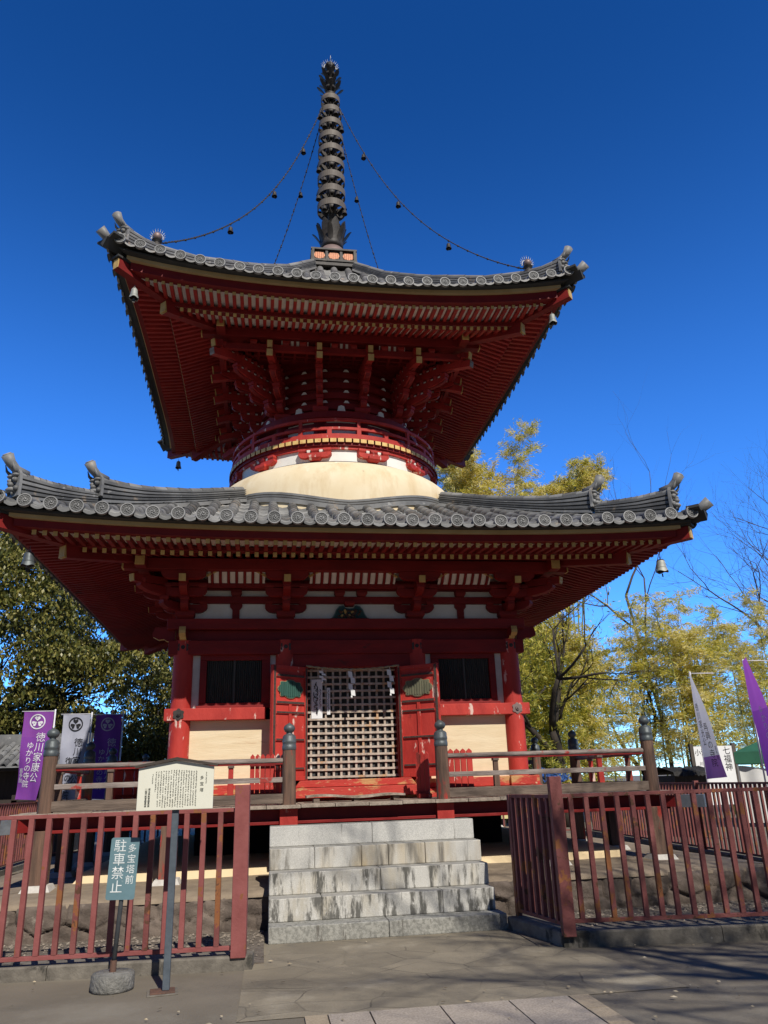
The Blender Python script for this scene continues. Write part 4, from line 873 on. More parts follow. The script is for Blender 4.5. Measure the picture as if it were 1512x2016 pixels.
# ---------------------------------------------------------------- bells and chains
VERD=M('pale_verdigris',(.42,.43,.39),(.25,.265,.25),9,.6,.15,40,(1,1,.4),metal=.2)
def bell(name,label,loc,s,mats,group,zs=1.3):
    """hanging bell with its loop at loc; scalloped lip"""
    t=thing(name,label,'bell',loc,group)
    if name+'_m' not in bpy.data.meshes:
        g=MB(); P=[]
        for r,z in((.02,0),(.35,-.02),(.47,-.14),(.52,-.40),(.56,-.75),(.66,-1.05),(.74,-1.22)):
            P.append([Vector((r*math.cos(a),r*math.sin(a),z+(.13*abs(math.cos(2*a))**1.5 if z<-1 else 0))) for a in np.linspace(0,2*math.pi,33)])
        g.grid(P,0,True); g.grid([[p*.93 for p in row] for row in reversed(P)],1,True); g.lathe([(.575,-.72),(.60,-.74),(.60,-.79),(.575,-.81)],24,smooth=False)
        me=g.mesh(name+'_m',mats); g=MB(); g.tube([(0,0,.0),(.13,0,.12),(.12,0,.27),(0,0,.36),(-.12,0,.27),(-.13,0,.12),(0,0,0)],.04,6); g.tube([(0,0,.34),(0,0,.72)],.035,6); me2=g.mesh(name+'_loop',mats)
        g=MB(); g.tube([(0,0,-.1),(0,0,-1.15)],.03,6); g.lathe([(0,-.1),(.13,-.05),(.14,.05),(0,.1)],10,(0,0,-1.15)); g.box(-.2,.2,-.015,.015,-1.62,-1.3); me3=g.mesh(name+'_clapper',[mats[1]])
    for nm,k in(('bell_body','_m'),('loop','_loop'),('clapper','_clapper')):
        o=bpy.data.objects.new(nm,bpy.data.meshes[name+k]); S.collection.objects.link(o); o.parent=t; o.scale=(s,s,s*(zs if k!='_loop' else 1))
    t.rotation_euler=(0,0,random.uniform(0,1.5)); return t
gU='wind bells hung under the eave corners'
for sx,sy,lb in((-1,-1,'pale bronze wind bell under the upper eaves, front left corner'),(1,-1,'pale bronze wind bell under the upper eaves, front right corner'),(-1,1,'dark wind bell silhouetted under the rear left corner of the upper eaves')):
    bell('upper_wind_bell' if False else 'wind_bell',lb,(sx*3.18,sy*3.18,8.23),.092,[VERD,IRON],gU,1.55)
for sx,lb in((-1,'dark wind bell with pale lip under the lower eaves, left corner'),(1,'wind bell under the lower eaves at the right, before the bamboo')):
    bell('dark_wind_bell' if sx<0 else 'wind_bell',lb,(sx*3.935,-3.935,4.0),.112,[BRONZE if sx<0 else VERD,IRON],gU)
CH=[(.15,15.45),(.40,14.45),(.62,13.77),(.85,12.95),(1.19,12.06),(1.55,11.22),(1.93,10.56),(2.3,9.98),(2.62,9.58),(2.92,9.27)]
def chain(sx,sy,lb,bl):
    g=MB(); pts=[]
    cd_=np.array([c[0] for c in CH]); cz=np.array([c[1] for c in CH])
    L=150; ds=np.linspace(CH[0][0],CH[-1][0],L)
    # smooth curve through the points
    co=np.polyfit(cd_,cz,5); P=[Vector((sx*d,sy*d,float(np.polyval(co,d)))) for d in ds]
    seg=[];acc=0
    g.tube(P,.0085,5)
    for i in range(0,L-1,2):
        a,b=P[i],P[i+1]; m=(a+b)/2; d=(b-a).normalized(); s=d.orthogonal().normalized(); g.tube([m-d*.03,m-d*.012+s*.012,m+d*.012+s*.012,m+d*.03],.009,5)
    for i in range(5,L-2,7): g.lathe([(0,-.02),(.018,-.012),(.018,.012),(0,.02)],6,P[i])
    o=tag(g.build('spire_chain',IRON),lb,'chain','chains from the spire to the roof corners')
    for d,t in zip((.62,1.19,1.93),bl): 
        if t: 
            z=float(np.polyval(co,d)); bell('chain_bell',t,(sx*d,sy*d,z-.07),.072,[IRON,IRON],'small bells hung on the spire chains')
chain(-1,-1,'sagging chain of bells from spire to the front left roof corner',('highest small bell on the front left chain','middle small bell on the front left chain','lowest small bell on the front left chain'))
chain(1,-1,'sagging chain of bells from spire to the front right roof corner',('highest small bell on the front right chain','middle small bell on the front right chain','lowest small bell on the front right chain'))
chain(-1,1,'chain from spire down behind the roof, just left of the spire',('small bell on the rear chain close left of the spire',None,None))
chain(1,1,'chain from spire down behind the roof, just right of the spire',('small bell on the rear chain close right of the spire',None,None))
# ---------------------------------------------------------------- rope, paper, plank and gates at the door
g=MB(); pts=[Vector((x,-2.47,2.815+.05*(abs(x)/.63)**2)) for x in np.linspace(-.64,.64,33)]; pts[0].z+=.005
for ph in(0,math.pi):
    g.tube([p+Vector((0,.008*math.cos(i*1.3+ph),.008*math.sin(i*1.3+ph))) for i,p in enumerate(pts)],.009,6)
for i in range(26):
    p=pts[rr.randrange(1,32)]; g.tube([p,p+Vector((rr.uniform(-.02,.02),-.01,-rr.uniform(.02,.05)))],[.003,.0015],4)
rope=thing('straw_rope','thin straw rope strung across the top of the lattice door','rope',(0,-2.47,2.82)); put(g.build('rope',ROPE),rope)
def shide(x,z,L,s):
    g=MB(); P=[]; w=.028; n=4; h=L/n; X=x
    for k in range(n):
        zz=z-k*h; sg=(1 if k%2 else -1)*s*.016; y=-2.485-.004*k
        g.add([(X+sg-w,y,zz),(X+sg+w,y-.006,zz-.012),(X+sg+w+s*.008,y-.004,zz-h*1.05),(X+sg-w+s*.008,y,zz-h*.95)],[(0,1,2,3)])
    g.tube([(x,-2.478,z+.03),(x,-2.482,z)],.004,4); g.cyl((x,-2.49,z-L),(x,-2.49,z-L-.03),.01,.016,8); return g
for x,z,L,s in((-.425,2.80,.13,1),(-.03,2.79,.33,1),(.505,2.81,.33,1)): put(shide(x,z,L,s).build('paper_streamer',PAPER),rope)
def strokes(x0,x1,z0,z1,y,n,rad,sd):
    q=random.Random(sd); g=MB()
    for i in range(n):
        z=z1-(z1-z0)*(i+q.uniform(0,.6))/n; x=q.uniform(x0,x1)
        a=q.choice((0,.3,1.2,1.57,1.9,2.6)); L=rad*q.uniform(2,6); g.beam((x-L*math.cos(a)/2,y,z-L*math.sin(a)/2),(x+L*math.cos(a)/2,y,z+L*math.sin(a)/2),.0012,rad*q.uniform(.6,1.2),0,(-math.sin(a),0,math.cos(a)))
    return g
pn=thing('paper_notice','wide white paper strip with brush writing on the lattice door','paper',(-.48,-2.232,2.2)); g=MB()
g.grid([[(x,-2.232+.004*math.sin(z*9)*(x+.55)*8,z) for x in np.linspace(-.556,-.405,5)] for z in np.linspace(2.19,2.715,9)]); put(g.build('sheet',PAPER),pn)
g=strokes(-.525,-.47,2.26,2.66,-2.246,44,.0085,3); h=strokes(-.445,-.425,2.34,2.58,-2.247,34,.004,4); g.add(h.v,h.f); g.build('brush_writing',INK,pn)
pn=thing('paper_strip','narrow white paper strip hanging right of the wide notice','paper',(-.32,-2.232,2.2)); g=MB(); g.grid([[(x,-2.232,z) for x in np.linspace(-.343,-.298,2)] for z in np.linspace(2.24,2.60,4)]); put(g.build('sheet',PAPER),pn)
strokes(-.332,-.312,2.28,2.57,-2.2345,40,.004,8).build('brush_writing',INK,pn)
pk=thing('plank_step','worn grey plank lying on small blocks before the threshold','plank',(-.1,-3.2,1.14)); g=MB(); n=18
P=[]
for i in range(n+1):
    x=-.68+1.18*i/n; z=1.196+.012*math.sin(i*.5)-.012*(i/n); P.append([(x,-3.36+.01*math.sin(i),z),(x,-3.36,z+.024),(x,-3.02,z+.026),(x,-3.02,z),(x,-3.36+.01*math.sin(i),z)])
g.grid(P,0,False); g.add(P[0][:4],[(0,1,2,3)]); g.add(P[-1][:4],[(3,2,1,0)]); put(g.build('board',PLANK),pk)
for x in(-.56,-.08,.40): g=MB(); g.box(x-.035,x+.035,-3.33,-3.05,1.142,1.192); put(g.build('block',WOOD),pk)
def pgate(name,label,n,x0,y0,dirv,L,h,rl):
    t=thing(name,label,'gate',(x0,y0,1.14),'small red picket gates on the deck'); d=Vector((*dirv,0)).normalized(); s=Vector((d.y,-d.x,0))
    for i in range(n):
        p=Vector((x0,y0,1.15))+d*(L*i/(n-1)); w=L/(n-1)*.43; g=MB(); g.prism([(-w,0),(w,0),(w,h-.03),(0,h),(-w,h-.03)],p-s*.012,d,(0,0,1),s,.024); put(g.build('picket',REDWORN),t)
    for z in rl:
        g=MB(); a=Vector((x0,y0,1.15+z))-d*.03; g.beam(a+s*.028,a+s*.028+d*(L+.06),.03,.04); put(g.build('rail',RED),t)
pgate('picket_gate','red picket gate folded behind the railing left of the stair',7,-1.32,-3.30,(1,0.02),.36,.56,(.10,.44))
pgate('picket_gate','red picket gate behind the railing right of the stair',5,1.02,-3.30,(1,.05),.32,.56,(.10,))
pgate('picket_gate','short red picket gate end-on between right newel and door',3,.72,-3.12,(.8,-.6),.12,.54,(.06,))
g=MB(); g.box(.70,.86,-3.22,-3.10,1.141,1.20); tag(g.build('gate_block',REDWORN,bevel=.01),'small red wooden block at the foot of the short gate','block')
# red inner fence seen at the left side of the deck
pgate('picket_gate','red picket gate leaning on the left side deck beyond the corner newel',4,-3.3,-.6,(.75,.6),.5,.62,(.12,.5))
# ---------------------------------------------------------------- iron fences
def fence(label,p0,p1,n,ztop,zbot,posts,mat_,first=.5,picks=True,name='iron_fence'):
    p0=Vector((*p0,0));p1=Vector((*p1,0)); t=thing(name,label,'fence',p0); D=p1-p0; d=D.normalized(); L=D.length; s=Vector((d.y,-d.x,0)); up_=Vector((0,0,1))
    for z in(ztop-.013,zbot):
        g=MB(); g.beam(p0+up_*z,p1+up_*z,.036,.030); put(g.build('rail',mat_,bevel=.003),t)
    if picks:
        for i in range(n):
            p=p0+D*((i+first)/n); g=MB(); g.beam(p+up_*(zbot+.014),p+up_*(ztop-.028),.041,.041,0,d); put(g.build('picket',rr.choice((mat_,mat_,FENCER)) if mat_ is FENCE else mat_,bevel=.003),t)
    else:
        g=MB()
        for i in range(n): p=p0+D*((i+first)/n); g.beam(p+up_*(zbot+.014),p+up_*(ztop-.028),.034,.034,0,d)
        put(g.build('pickets',mat_),t)
    for q,w,zt in posts:
        p=p0+D*q; g=MB(); g.box(-w/2,w/2,-w/2,w/2,.09,zt); g.xf(Matrix.Translation(p)@Matrix.Rotation(math.atan2(d.y,d.x),4,'Z')); put(g.build('post',mat_,bevel=.005),t)
    return t
fence('old red iron fence left of the stone steps behind the signs',(-5.72,-5.84),(-1.36,-6.10),32,1.18,.155,[(1.0,.118,1.36),(.52,.08,1.2)],FENCE,.72)
fence('rusty red iron fence right of the stone steps',(1.345,-6.145),(6.2,-6.80),36,1.195,.20,[(0,.105,1.345),(.66,.08,1.2)],FENCER,.93)
fence('short rusty fence return running back beside the right of the steps',(1.215,-5.225),(1.335,-6.05),7,1.19,.17,[(0,.05,1.19)],FENCER,.45)
fence('dark picket fence along the right side of the grounds',(6.0,-5.2),(6.55,5.6),84,1.17,.13,[(.25,.08,1.2),(.5,.08,1.2),(.75,.08,1.2)],FENCER,.5,False,'side_fence')
fence('rusty picket fence along the left side of the grounds',(-5.85,-5.6),(-5.66,5.6),84,1.20,.17,[(.3,.08,1.22),(.6,.08,1.22),(.9,.08,1.22)],FENCER,.5,False,'side_fence')
fence('dark picket fence closing the grounds behind the pagoda',(-5.66,5.65),(6.5,5.65),90,1.18,.15,[(.2,.08,1.2),(.8,.08,1.2)],FENCER,.5,False,'rear_fence')
for a,b in(((-5.9,-5.7),(-5.62,5.7)),((6.05,-5.5),(6.6,5.8))): kerb([a,b],.2,.1)
# ---------------------------------------------------------------- notice board and no parking sign
nb=thing('notice_board','cream gabled notice board covered in small writing on a blue grey post','notice board',(-1.845,-6.69,0))
g=MB(); g.box(-1.866,-1.818,-6.70,-6.652,.02,1.52); put(g.build('post',POSTB,bevel=.004),nb)
g=MB(); g.xf(Matrix()); g.box(-.085,.085,-.07,.07,0,.016); g.box(-.105,.105,-.09,.09,-.003,.006,1); g.xf(Matrix.Translation((-1.865,-6.675,.003))@Matrix.Rotation(.12,4,'Z')); put(g.build('base_plate',[RUSTY,KERB],bevel=.003),nb)
g=MB(); g.prism([(-.278,0),(.277,0),(.277,.302),(0,.352),(-.278,.302)],(-1.845,-6.705,1.198),(1,0,0),(0,0,1),(0,-1,0),.022); bo=g.build('board',BOARD,bevel=.003); put(bo,nb)
g=MB()
for sx in(-1,1): g.prism([(0,.352),(sx*.30,.302),(sx*.312,.318),(0,.374)],(-1.845,-6.69,1.199),(1,0,0),(0,0,1),(0,-1,0),.062)
put(g.build('little_roof',BROWN),nb)
GREYINK=M('faded_print',(.16,.16,.13),None,5,.9)
T=lambda s:'\n'.join(s)
bx,by,bz=-1.845,-6.7285,1.198
text(T('多宝塔'),.030,(bx+.19,by,bz+.235),(1,0,0),(0,0,1),GREYINK,bo,'title_lettering',space=1.45)
text(T('埼玉県教育委員会'),.0175,(bx-.192,by,bz+.158),(1,0,0),(0,0,1),GREYINK,bo,space=.95)
text(T('川越市教育委員会'),.0175,(bx-.215,by,bz+.158),(1,0,0),(0,0,1),GREYINK,bo,space=.95)
g=MB(); q=random.Random(2)
def fine(g,x,z0,z1,sz):
    z=z1
    while z>z0:
        for _ in range(4):
            a=q.choice((0,0,1.57,.8,2.3)); L=sz*q.uniform(.5,1); cx=x+q.uniform(-.25,.25)*sz; cz=z-sz*q.uniform(.1,.9)
            g.beam((cx-L*math.cos(a)/2,by-.0006,cz-L*math.sin(a)/2),(cx+L*math.cos(a)/2,by-.0006,cz+L*math.sin(a)/2),.0006,sz*.13,0,(-math.sin(a),0,math.cos(a)))
        z-=sz*1.15
        if q.random()<.05: z-=sz
for i in range(17): fine(g,bx+.148-.0185*i,bz+(.028 if i<16 else .13),bz+.285-(.004*abs(i-8)/3),.0105)
fine(g,bx+.222,bz+.18,bz+.262,.009); fine(g,bx-.172,bz+.19,bz+.258,.009); put(g.build('fine_print',GREYINK),bo)
ns=thing('parking_sign','faded blue no parking sign on a chipped pole in a round concrete foot','sign',(-2.24,-6.47,0))
g=MB(); g.lathe([(0,0),(.148,0),(.152,.02),(.15,.095),(.142,.112),(0,.116)],28,(-2.24,-6.47,0)); g.v=[(x+random.uniform(-.003,.003),y+random.uniform(-.003,.003),z) for x,y,z in g.v]; put(g.build('concrete_foot',CONC),ns)
g=MB(); g.lathe([(.024,0),(.024,.08)],14,(-2.243,-6.47,.11)); put(g.build('rusty_socket',RUSTY),ns)
g=MB(); g.tube([(-2.244,-6.47,.1),(-2.222,-6.47,.55),(-2.203,-6.475,.99)],.0165,12); put(g.build('pole',POLEW),ns)
X=Matrix.Translation((-2.222,-6.492,.797))@Matrix.Rotation(.03,4,'Y'); g=MB(); w_,h_,r_=.1035,.213,.018; pl=[]
for cx,cz,a0 in((w_-r_,h_-r_,0),(-w_+r_,h_-r_,90),(-w_+r_,-h_+r_,180),(w_-r_,-h_+r_,270)):
    for k in range(5): a=R(a0+22.5*k); pl.append((cx+r_*math.cos(a),cz+r_*math.sin(a)))
g.prism(pl,(0,0,0),(1,0,0),(0,0,1),(0,-1,0),.004); g.xf(X); so_=g.build('sign_plate',SIGNB); put(so_,ns)
ax=X.to_3x3()@Vector((1,0,0)); ay=X.to_3x3()@Vector((0,0,1))
text(T('駐車禁止'),.092,X@Vector((-.034,-.0052,.196)),ax,ay,PAINTW,so_,space=1.02,ext=.0006)
text(T('多宝塔前'),.064,X@Vector((.055,-.0052,.165)),ax,ay,PAINTW,so_,space=1.12,ext=.0006)
# ---------------------------------------------------------------- banners
def banner(label,top,wd,H,yaw,sway,mats,ink,main,sub,small,crest=True,split=.62,curl=.05,txt=True,tw=(0,0),nar=.04):
    """tall cloth banner: top=(x,y,z) of its pole-side top corner; cloth runs to local -x, hanging down with a sway"""
    t=thing('nobori_banner',label,'banner',(top[0],top[1],0)); X=Matrix.Translation(top)@Matrix.Rotation(yaw,4,'Z')
    def cloth(u,v):  # u 0..1 from pole, v 0..1 down
        th=tw[0]+(tw[1]-tw[0])*v; return Vector((-u*wd*math.cos(th)*(1-nar*v)+sway*v*v*H*.22+sway*.10*math.sin(v*2.6)*u, -u*abs(wd)*math.sin(th)+curl*math.sin(2.2*v*3+u*2.5)*(.3+u)*.8*v+.02*math.sin(u*9+v*5), -v*H+.035*u*math.sin(v*2)))
    g=MB(); nu,nv=13,41; g.grid([[cloth(i/(nu-1),j/(nv-1)) for i in range(nu)] for j in range(nv)],0,True)
    for k,f in enumerate(g.f):
        v=(k//(nu-1))/(nv-1); g.m[k]=0 if v<split else 1
    g.xf(X); c=put(g.build('cloth',mats),t)
    g=MB(); g.cyl((.025,.02,.05),(.025,.02,-top[2]),.016,.018,10); g.cyl((.04,.015,.012),(-wd-.05,.015,.012),.009,None,8); g.xf(X); put(g.build('pole',BWHITE),t)
    def onto(me,x0,z0):
        for v_ in me.vertices:
            u=clamp((-(v_.co.x+x0))/wd); v=clamp(-(v_.co.z+z0)/H); p=cloth(u,v); th=tw[0]+(tw[1]-tw[0])*v
            v_.co=p+Vector((-math.sin(th),-math.cos(th),0))*.013
    def put_text(s,size,u,v,sp=1.0,m=ink):
        o=text(T(s),size,(0,0,0),(1,0,0),(0,0,1),m,None,'lettering',space=sp,ext=0); onto(o.data,-u*wd,-v*H); o.data.transform(X); put(o,c)
    if txt:
        if main: put_text(*main)
        if sub: put_text(*sub)
        if small: put_text(*small)
    if crest:
        g=MB(); r=wd*.27; cx,cz=-wd*.52,-H*.118; q=MB()
        ring=[]
        for a in np.linspace(0,2*math.pi,41): ring.append([Vector((cx+r*math.cos(a)*k,0,cz+r*math.sin(a)*k)) for k in(.84,1)])
        g.grid(ring,0,False)
        for k in range(3):
            a0=math.pi/2+2*math.pi*k/3; lp=[]
            for a in np.linspace(-math.pi,math.pi,25):
                # heart shaped leaf pointing to the centre
                hx=16*math.sin(a)**3/16*.40; hy=(13*math.cos(a)-5*math.cos(2*a)-2*math.cos(3*a)-math.cos(4*a))/16*.40+.43
                lp.append((r*(hx*math.sin(a0)+hy*math.cos(a0)),r*(-hx*math.cos(a0)+hy*math.sin(a0))))
            cc=Vector((cx+r*.45*math.cos(a0),0,cz+r*.45*math.sin(a0)))
            P=[[cc+(Vector((cx+x,0,cz+z))-cc)*k_ for k_ in(.16,.55,.92)] for x,z in lp]; 
            for row in range(len(P)-1):
                if row not in(11,12): g.add([P[row][0],P[row][2],P[row+1][2],P[row+1][0]],[(0,1,2,3)],0)
        o=g.build('crest',ink); onto(o.data,0,0); o.data.transform(X); put(o,c)
    return t
banner('lilac and purple banner with white crest, leftmost beyond the deck corner',(-5.70,5,3.02),.60,1.80,.05,-.42,[cloth('lilac_cloth',(.40,.10,.52)),PURPLE],BWHITE,('徳川家康公',.205,.34,.25,1.0),('ゆかりの寺院',.155,.66,.36,1.0),('喜多院',.10,.88,.66,1.0),split=.30,nar=.33,curl=.10)
banner('white banner tinted grey for shade with black crest between two purple banners',(-4.93,5,2.945),.56,1.75,.05,-.30,[M('shaded_white_cloth',(.38,.39,.46),(.31,.32,.39),3,.8)]*2,INK,('徳川家光公',.19,.34,.29,1.0),('復興の寺院',.17,.62,.52,1.0),('喜多院',.10,.86,.70,1.0),nar=.28,curl=.09)  # white cloth; its shade is put into the grey colour
banner('shaded deep purple banner with white crest nearest the pagoda column',(-4.27,5,2.93),.54,1.75,.0,-.12,[M('shade_purple_cloth',(.20,.05,.33),(.16,.04,.29),2.2,.8),PURDK],M('shaded_white_print',(.52,.48,.56),None,6,.8),('徳川家康公',.19,.30,.29,1.0),('ゆかりの寺院',.14,.64,.42,1.0),None,split=.55)  # darker copy of the purple banner; shade is in cloth and print colours
banner('narrow twisted white to mauve banner with black writing, right of bamboo',(7.545,2.0,3.27),-.60,2.07,0,.0,[LILAC,MAUVE],INK,('徳川家光公',.17,.28,.30,1.0),('再興の寺院',.17,.62,.50,1.0),('喜多院',.09,.88,.72,1.0),crest=False,split=.80,curl=.05,tw=(R(120),R(78)))
banner('bright purple banner at the right edge before the green tent',(8.80,2.0,3.52),-.66,2.3,0,.12,[cloth('bright_purple_cloth',(.52,.13,.66)),PURPLE],BWHITE,('ゆかりの寺院',.17,.62,.42,1.0),None,None,crest=False,split=.45,curl=.06,tw=(R(117),R(82)))
# ---------------------------------------------------------------- things beyond the fence
lb=thing('wooden_building','low dark timber temple building with grey tiled roof at far left','building',(-9.5,7.5,0))
g=MB(); g.box(-14,-5.75,7.0,10.0,0,1.95,0); g.box(-14,-5.7,6.94,6.99,.35,1.15,1); g.box(-14,-5.7,6.9,6.98,1.15,1.22,0)
for i in range(9): g.box(-13.9+i*1.0,-13.78+i*1.0,6.9,6.985,0,1.95,0)
put(g.build('wall',[DKWOOD,PALEWALL]),lb)
g=MB()
for i in range(34):
    x=-14.3+.26*i; 
    for k in range(5):
        a=Vector((x,6.35+.3*k,1.93+.115*k)); b=Vector((x,6.35+.3*(k+1)+.02,1.93+.115*(k+1))); vs=[]
        for p,r in((a,.07),(b,.062)):
            for j in range(6): t=math.pi*j/5; vs.append(p+Vector((math.cos(t)*r,0,math.sin(t)*r+.02)))
        g.add(vs,[(j,j+1,7+j,6+j) for j in range(5)],0,True)
g.box(-14.3,-5.45,6.4,7.9,1.86,1.90,1); g.add([(-14.3,6.3,1.92),(-5.45,6.3,1.92),(-5.45,7.9,2.52),(-14.3,7.9,2.52)],[(0,1,2,3)],0); g.box(-14.3,-5.45,7.85,8.1,2.45,2.75,0); g.add([(-14.3,9.9,1.92),(-5.45,9.9,1.92),(-5.45,8.0,2.52),(-14.3,8.0,2.52)],[(0,1,2,3)],0)
put(g.build('tiled_roof',[TILE,DKWOOD]),lb)
hut=thing('low_hut','low dark hut with shaggy black roof behind the right fence','hut',(8.4,4.5,0))
g=MB(); g.box(7.95,8.75,4.0,5.0,0,1.28); put(g.build('wall',DKWOOD),hut)
g=MB(); P=[]
for i in range(22):
    x=7.85+1.0*i/21; P.append([(x,3.8+rr.uniform(-.03,.03),1.27+rr.uniform(-.02,.02)),(x,3.85,1.36+rr.uniform(-.02,.03)),(x,4.5,1.46+rr.uniform(-.02,.03)),(x,5.2,1.3)])
g.grid(P,0,False); put(g.build('roof',M('shaggy_black_roof',(.045,.043,.04),(.02,.02,.02),14,.95,.9,40,patch=[((.35,.33,.28),20,.70)])),hut)
wb=thing('white_signboard','large white signboard with brush lettering partly hidden by a banner','signboard',(10.1,6.0,0)); g=MB(); g.box(9.64,10.72,6.0,6.05,.55,1.955); p_=put(g.build('panel',PAPER),wb)
for x in(9.60,10.76): g=MB(); g.box(x-.045,x+.045,5.98,6.07,0,2.02); put(g.build('post',BARKG),wb)
text('小江戸',.165,(9.92,5.996,1.88),(1,0,0),(0,0,1),INK,p_); text('川越',.10,(9.86,5.996,1.58),(1,0,0),(0,0,1),INK,p_); text(T('七福神'),.21,(10.55,5.996,1.93),(1,0,0),(0,0,1),INK,p_,space=.95)
tt=thing('canopy_tent','dark green canopy tent with white curtain at the right edge','tent',(12.2,7.2,0)); g=MB(); cx,cy,hw=12.35,7.6,1.62
for (a,b) in (((-1,-1),(1,-1)),((1,-1),(1,1)),((1,1),(-1,1)),((-1,1),(-1,-1))):
    n=9; P=[[Vector((cx+hw*(a[0]+(b[0]-a[0])*i/n),cy+hw*(a[1]+(b[1]-a[1])*i/n),zz)) for i in range(n+1)] for zz in(1.50,1.79)]+[[Vector((cx+.02*(a[0]+(b[0]-a[0])*i/n),cy+.02*(a[1]+(b[1]-a[1])*i/n),2.42)) for i in range(n+1)]]
    for i in range(n+1): P[0][i].z+=.012*math.cos(i*2.1)
    g.grid(P,0,False)
put(g.build('canopy',TENTG),tt); g=MB(); P=[[Vector((cx-hw+.05+2*hw*i/40*.97,cy-hw+.12+.03*math.sin(i*.9),z+(.10*math.sin(math.pi*i/20)**2*(-1) if z>1 else 0))) for i in range(41)] for z in(.1,.8,1.46)]; g.grid(P,0,True); put(g.build('curtain',TENTW),tt)
for a,b in((-1,-1),(1,-1),(1,1),(-1,1)): g=MB(); g.box(cx+a*hw*.98-.02,cx+a*hw*.98+.02,cy+b*hw*.98-.02,cy+b*hw*.98+.02,0,1.8); put(g.build('leg',GREYROOF),tt)
_c=Vector((10.73,5.98,0)); _q=Matrix.Rotation(R(-30),3,'Z'); tt.location=_c+_q@(Vector(tt.location)-_c); tt.rotation_euler=(0,0,R(-30))
hs_=thing('white_house','pale house with grey gabled roof glimpsed beyond the bamboo','house',(7.4,17,0)); g=MB(); g.box(5.6,9.6,16,20,0,2.2); put(g.build('wall',HOUSEW),hs_)
g=MB(); g.prism([(-2.3,0),(2.3,0),(0,1.05)],(7.6,15.7,2.15),(1,0,0),(0,0,1),(0,1,0),4.6); put(g.build('roof',GREYROOF),hs_); g=MB(); g.box(6.6,7.5,15.96,15.99,.9,1.7); put(g.build('window',VOID),hs_)
hs_=thing('white_building','white walled building behind the rear newel post','building',(4.5,19,0)); g=MB(); g.box(2.2,5.4,19,23,0,2.7); put(g.build('wall',HOUSEW),hs_); g=MB(); g.box(2.0,5.6,18.8,23.2,2.7,2.86); put(g.build('roof',GREYROOF),hs_); g=MB(); g.box(4.0,5.0,18.96,18.99,1.0,1.9); put(g.build('window',VOID),hs_)
tp=thing('blue_stall','stall under a blue sheet behind the pagoda on the right','stall',(7.0,9,0)); g=MB(); P=[[Vector((6.55+.95*i/12,8.6+.5*j+.02*math.sin(i*2),1.55+.06*math.sin(i*.9)-.35*(j==0))) for i in range(13)] for j in range(3)]; g.grid(P,0,True); put(g.build('sheet',BLUE),tp)
for x in(6.6,7.45):
    for y in(8.65,9.55): g=MB(); g.box(x-.02,x+.02,y-.02,y+.02,0,1.5); put(g.build('leg',DKWOOD),tp)
pan=thing('yellow_board','pale yellow board standing behind the deck on the right','board',(5.5,7.8,0)); g=MB(); g.box(5.0,5.9,7.8,7.84,.35,1.22); put(g.build('panel',M('pale_yellow_paint',(.68,.60,.28),(.6,.52,.24),4,.7)),pan)
for x in(5.1,5.8): g=MB(); g.box(x-.025,x+.025,7.842,7.88,0,1.1); put(g.build('leg',DKWOOD),pan)
g=MB(); fl=random.Random(17)
for i in range(110):
    x=fl.uniform(-3.2,3.4); y=fl.uniform(-8.6,-5.3)
    s=fl.uniform(.006,.016); a=fl.uniform(0,6.28); c_,n_=math.cos(a),math.sin(a); z=.018
    g.add([(x+c_*s*1.6,y+n_*s*1.6,z),(x-n_*s*.6,y+c_*s*.6,z+.006),(x-c_*s*1.6,y-n_*s*1.6,z+.002),(x+n_*s*.6,y-c_*s*.6,z)],[(0,1,2,3)])
kind(g.build('fallen_leaves',M('dry_fallen_leaves',(.36,.27,.15),(.5,.44,.33),40,.9,island=.4)),'stuff')
# ---------------------------------------------------------------- trees
def quads(name,C,U,V_,mats,parent,mi=None):
    """leaf faces: centres C, half axes U and V (n,3 arrays); pointed quads"""
    n=len(C); P=np.empty((n,4,3)); P[:,0]=C-V_; P[:,1]=C+U-V_*.1; P[:,2]=C+V_; P[:,3]=C-U-V_*.1
    me=bpy.data.meshes.new(name); me.vertices.add(4*n); me.vertices.foreach_set('co',P.ravel()); me.loops.add(4*n); me.loops.foreach_set('vertex_index',np.arange(4*n,dtype=np.int32))
    me.polygons.add(n); me.polygons.foreach_set('loop_start',np.arange(0,4*n,4,dtype=np.int32))
    if mi is not None: me.polygons.foreach_set('material_index',mi.astype(np.int32))
    for m in mats: me.materials.append(m)
    me.update(calc_edges=True); o=bpy.data.objects.new(name,me); S.collection.objects.link(o); put(o,parent); return o
def unit(a): return a/np.maximum(np.linalg.norm(a,axis=1,keepdims=True),1e-9)
def clumpleaves(cs,rs,per,ln,wd,droop=.5,flat=.75,shell=0):
    Cs=[];
    for c,r in zip(cs,rs):
        n=int(per*(r/.8)**2); d=unit(rng.normal(size=(n,3))); d[:,2]=np.where((d[:,2]<-.15)&(rng.random(n)<shell),-d[:,2],d[:,2]); rad=r*rng.uniform(.25 if not shell else .62,1,(n,1))**.45; p=d*rad; p[:,2]*=flat; Cs.append(np.array(c)+p)
    C=np.concatenate(Cs); n=len(C)
    V_=unit(rng.normal(size=(n,3))+np.array([0,0,-droop*2])); T=unit(np.cross(V_,rng.normal(size=(n,3))+np.array([0,0,1.2])))
    s=rng.uniform(.6,1.25,(n,1)); return C,T*wd*s,V_*ln*s
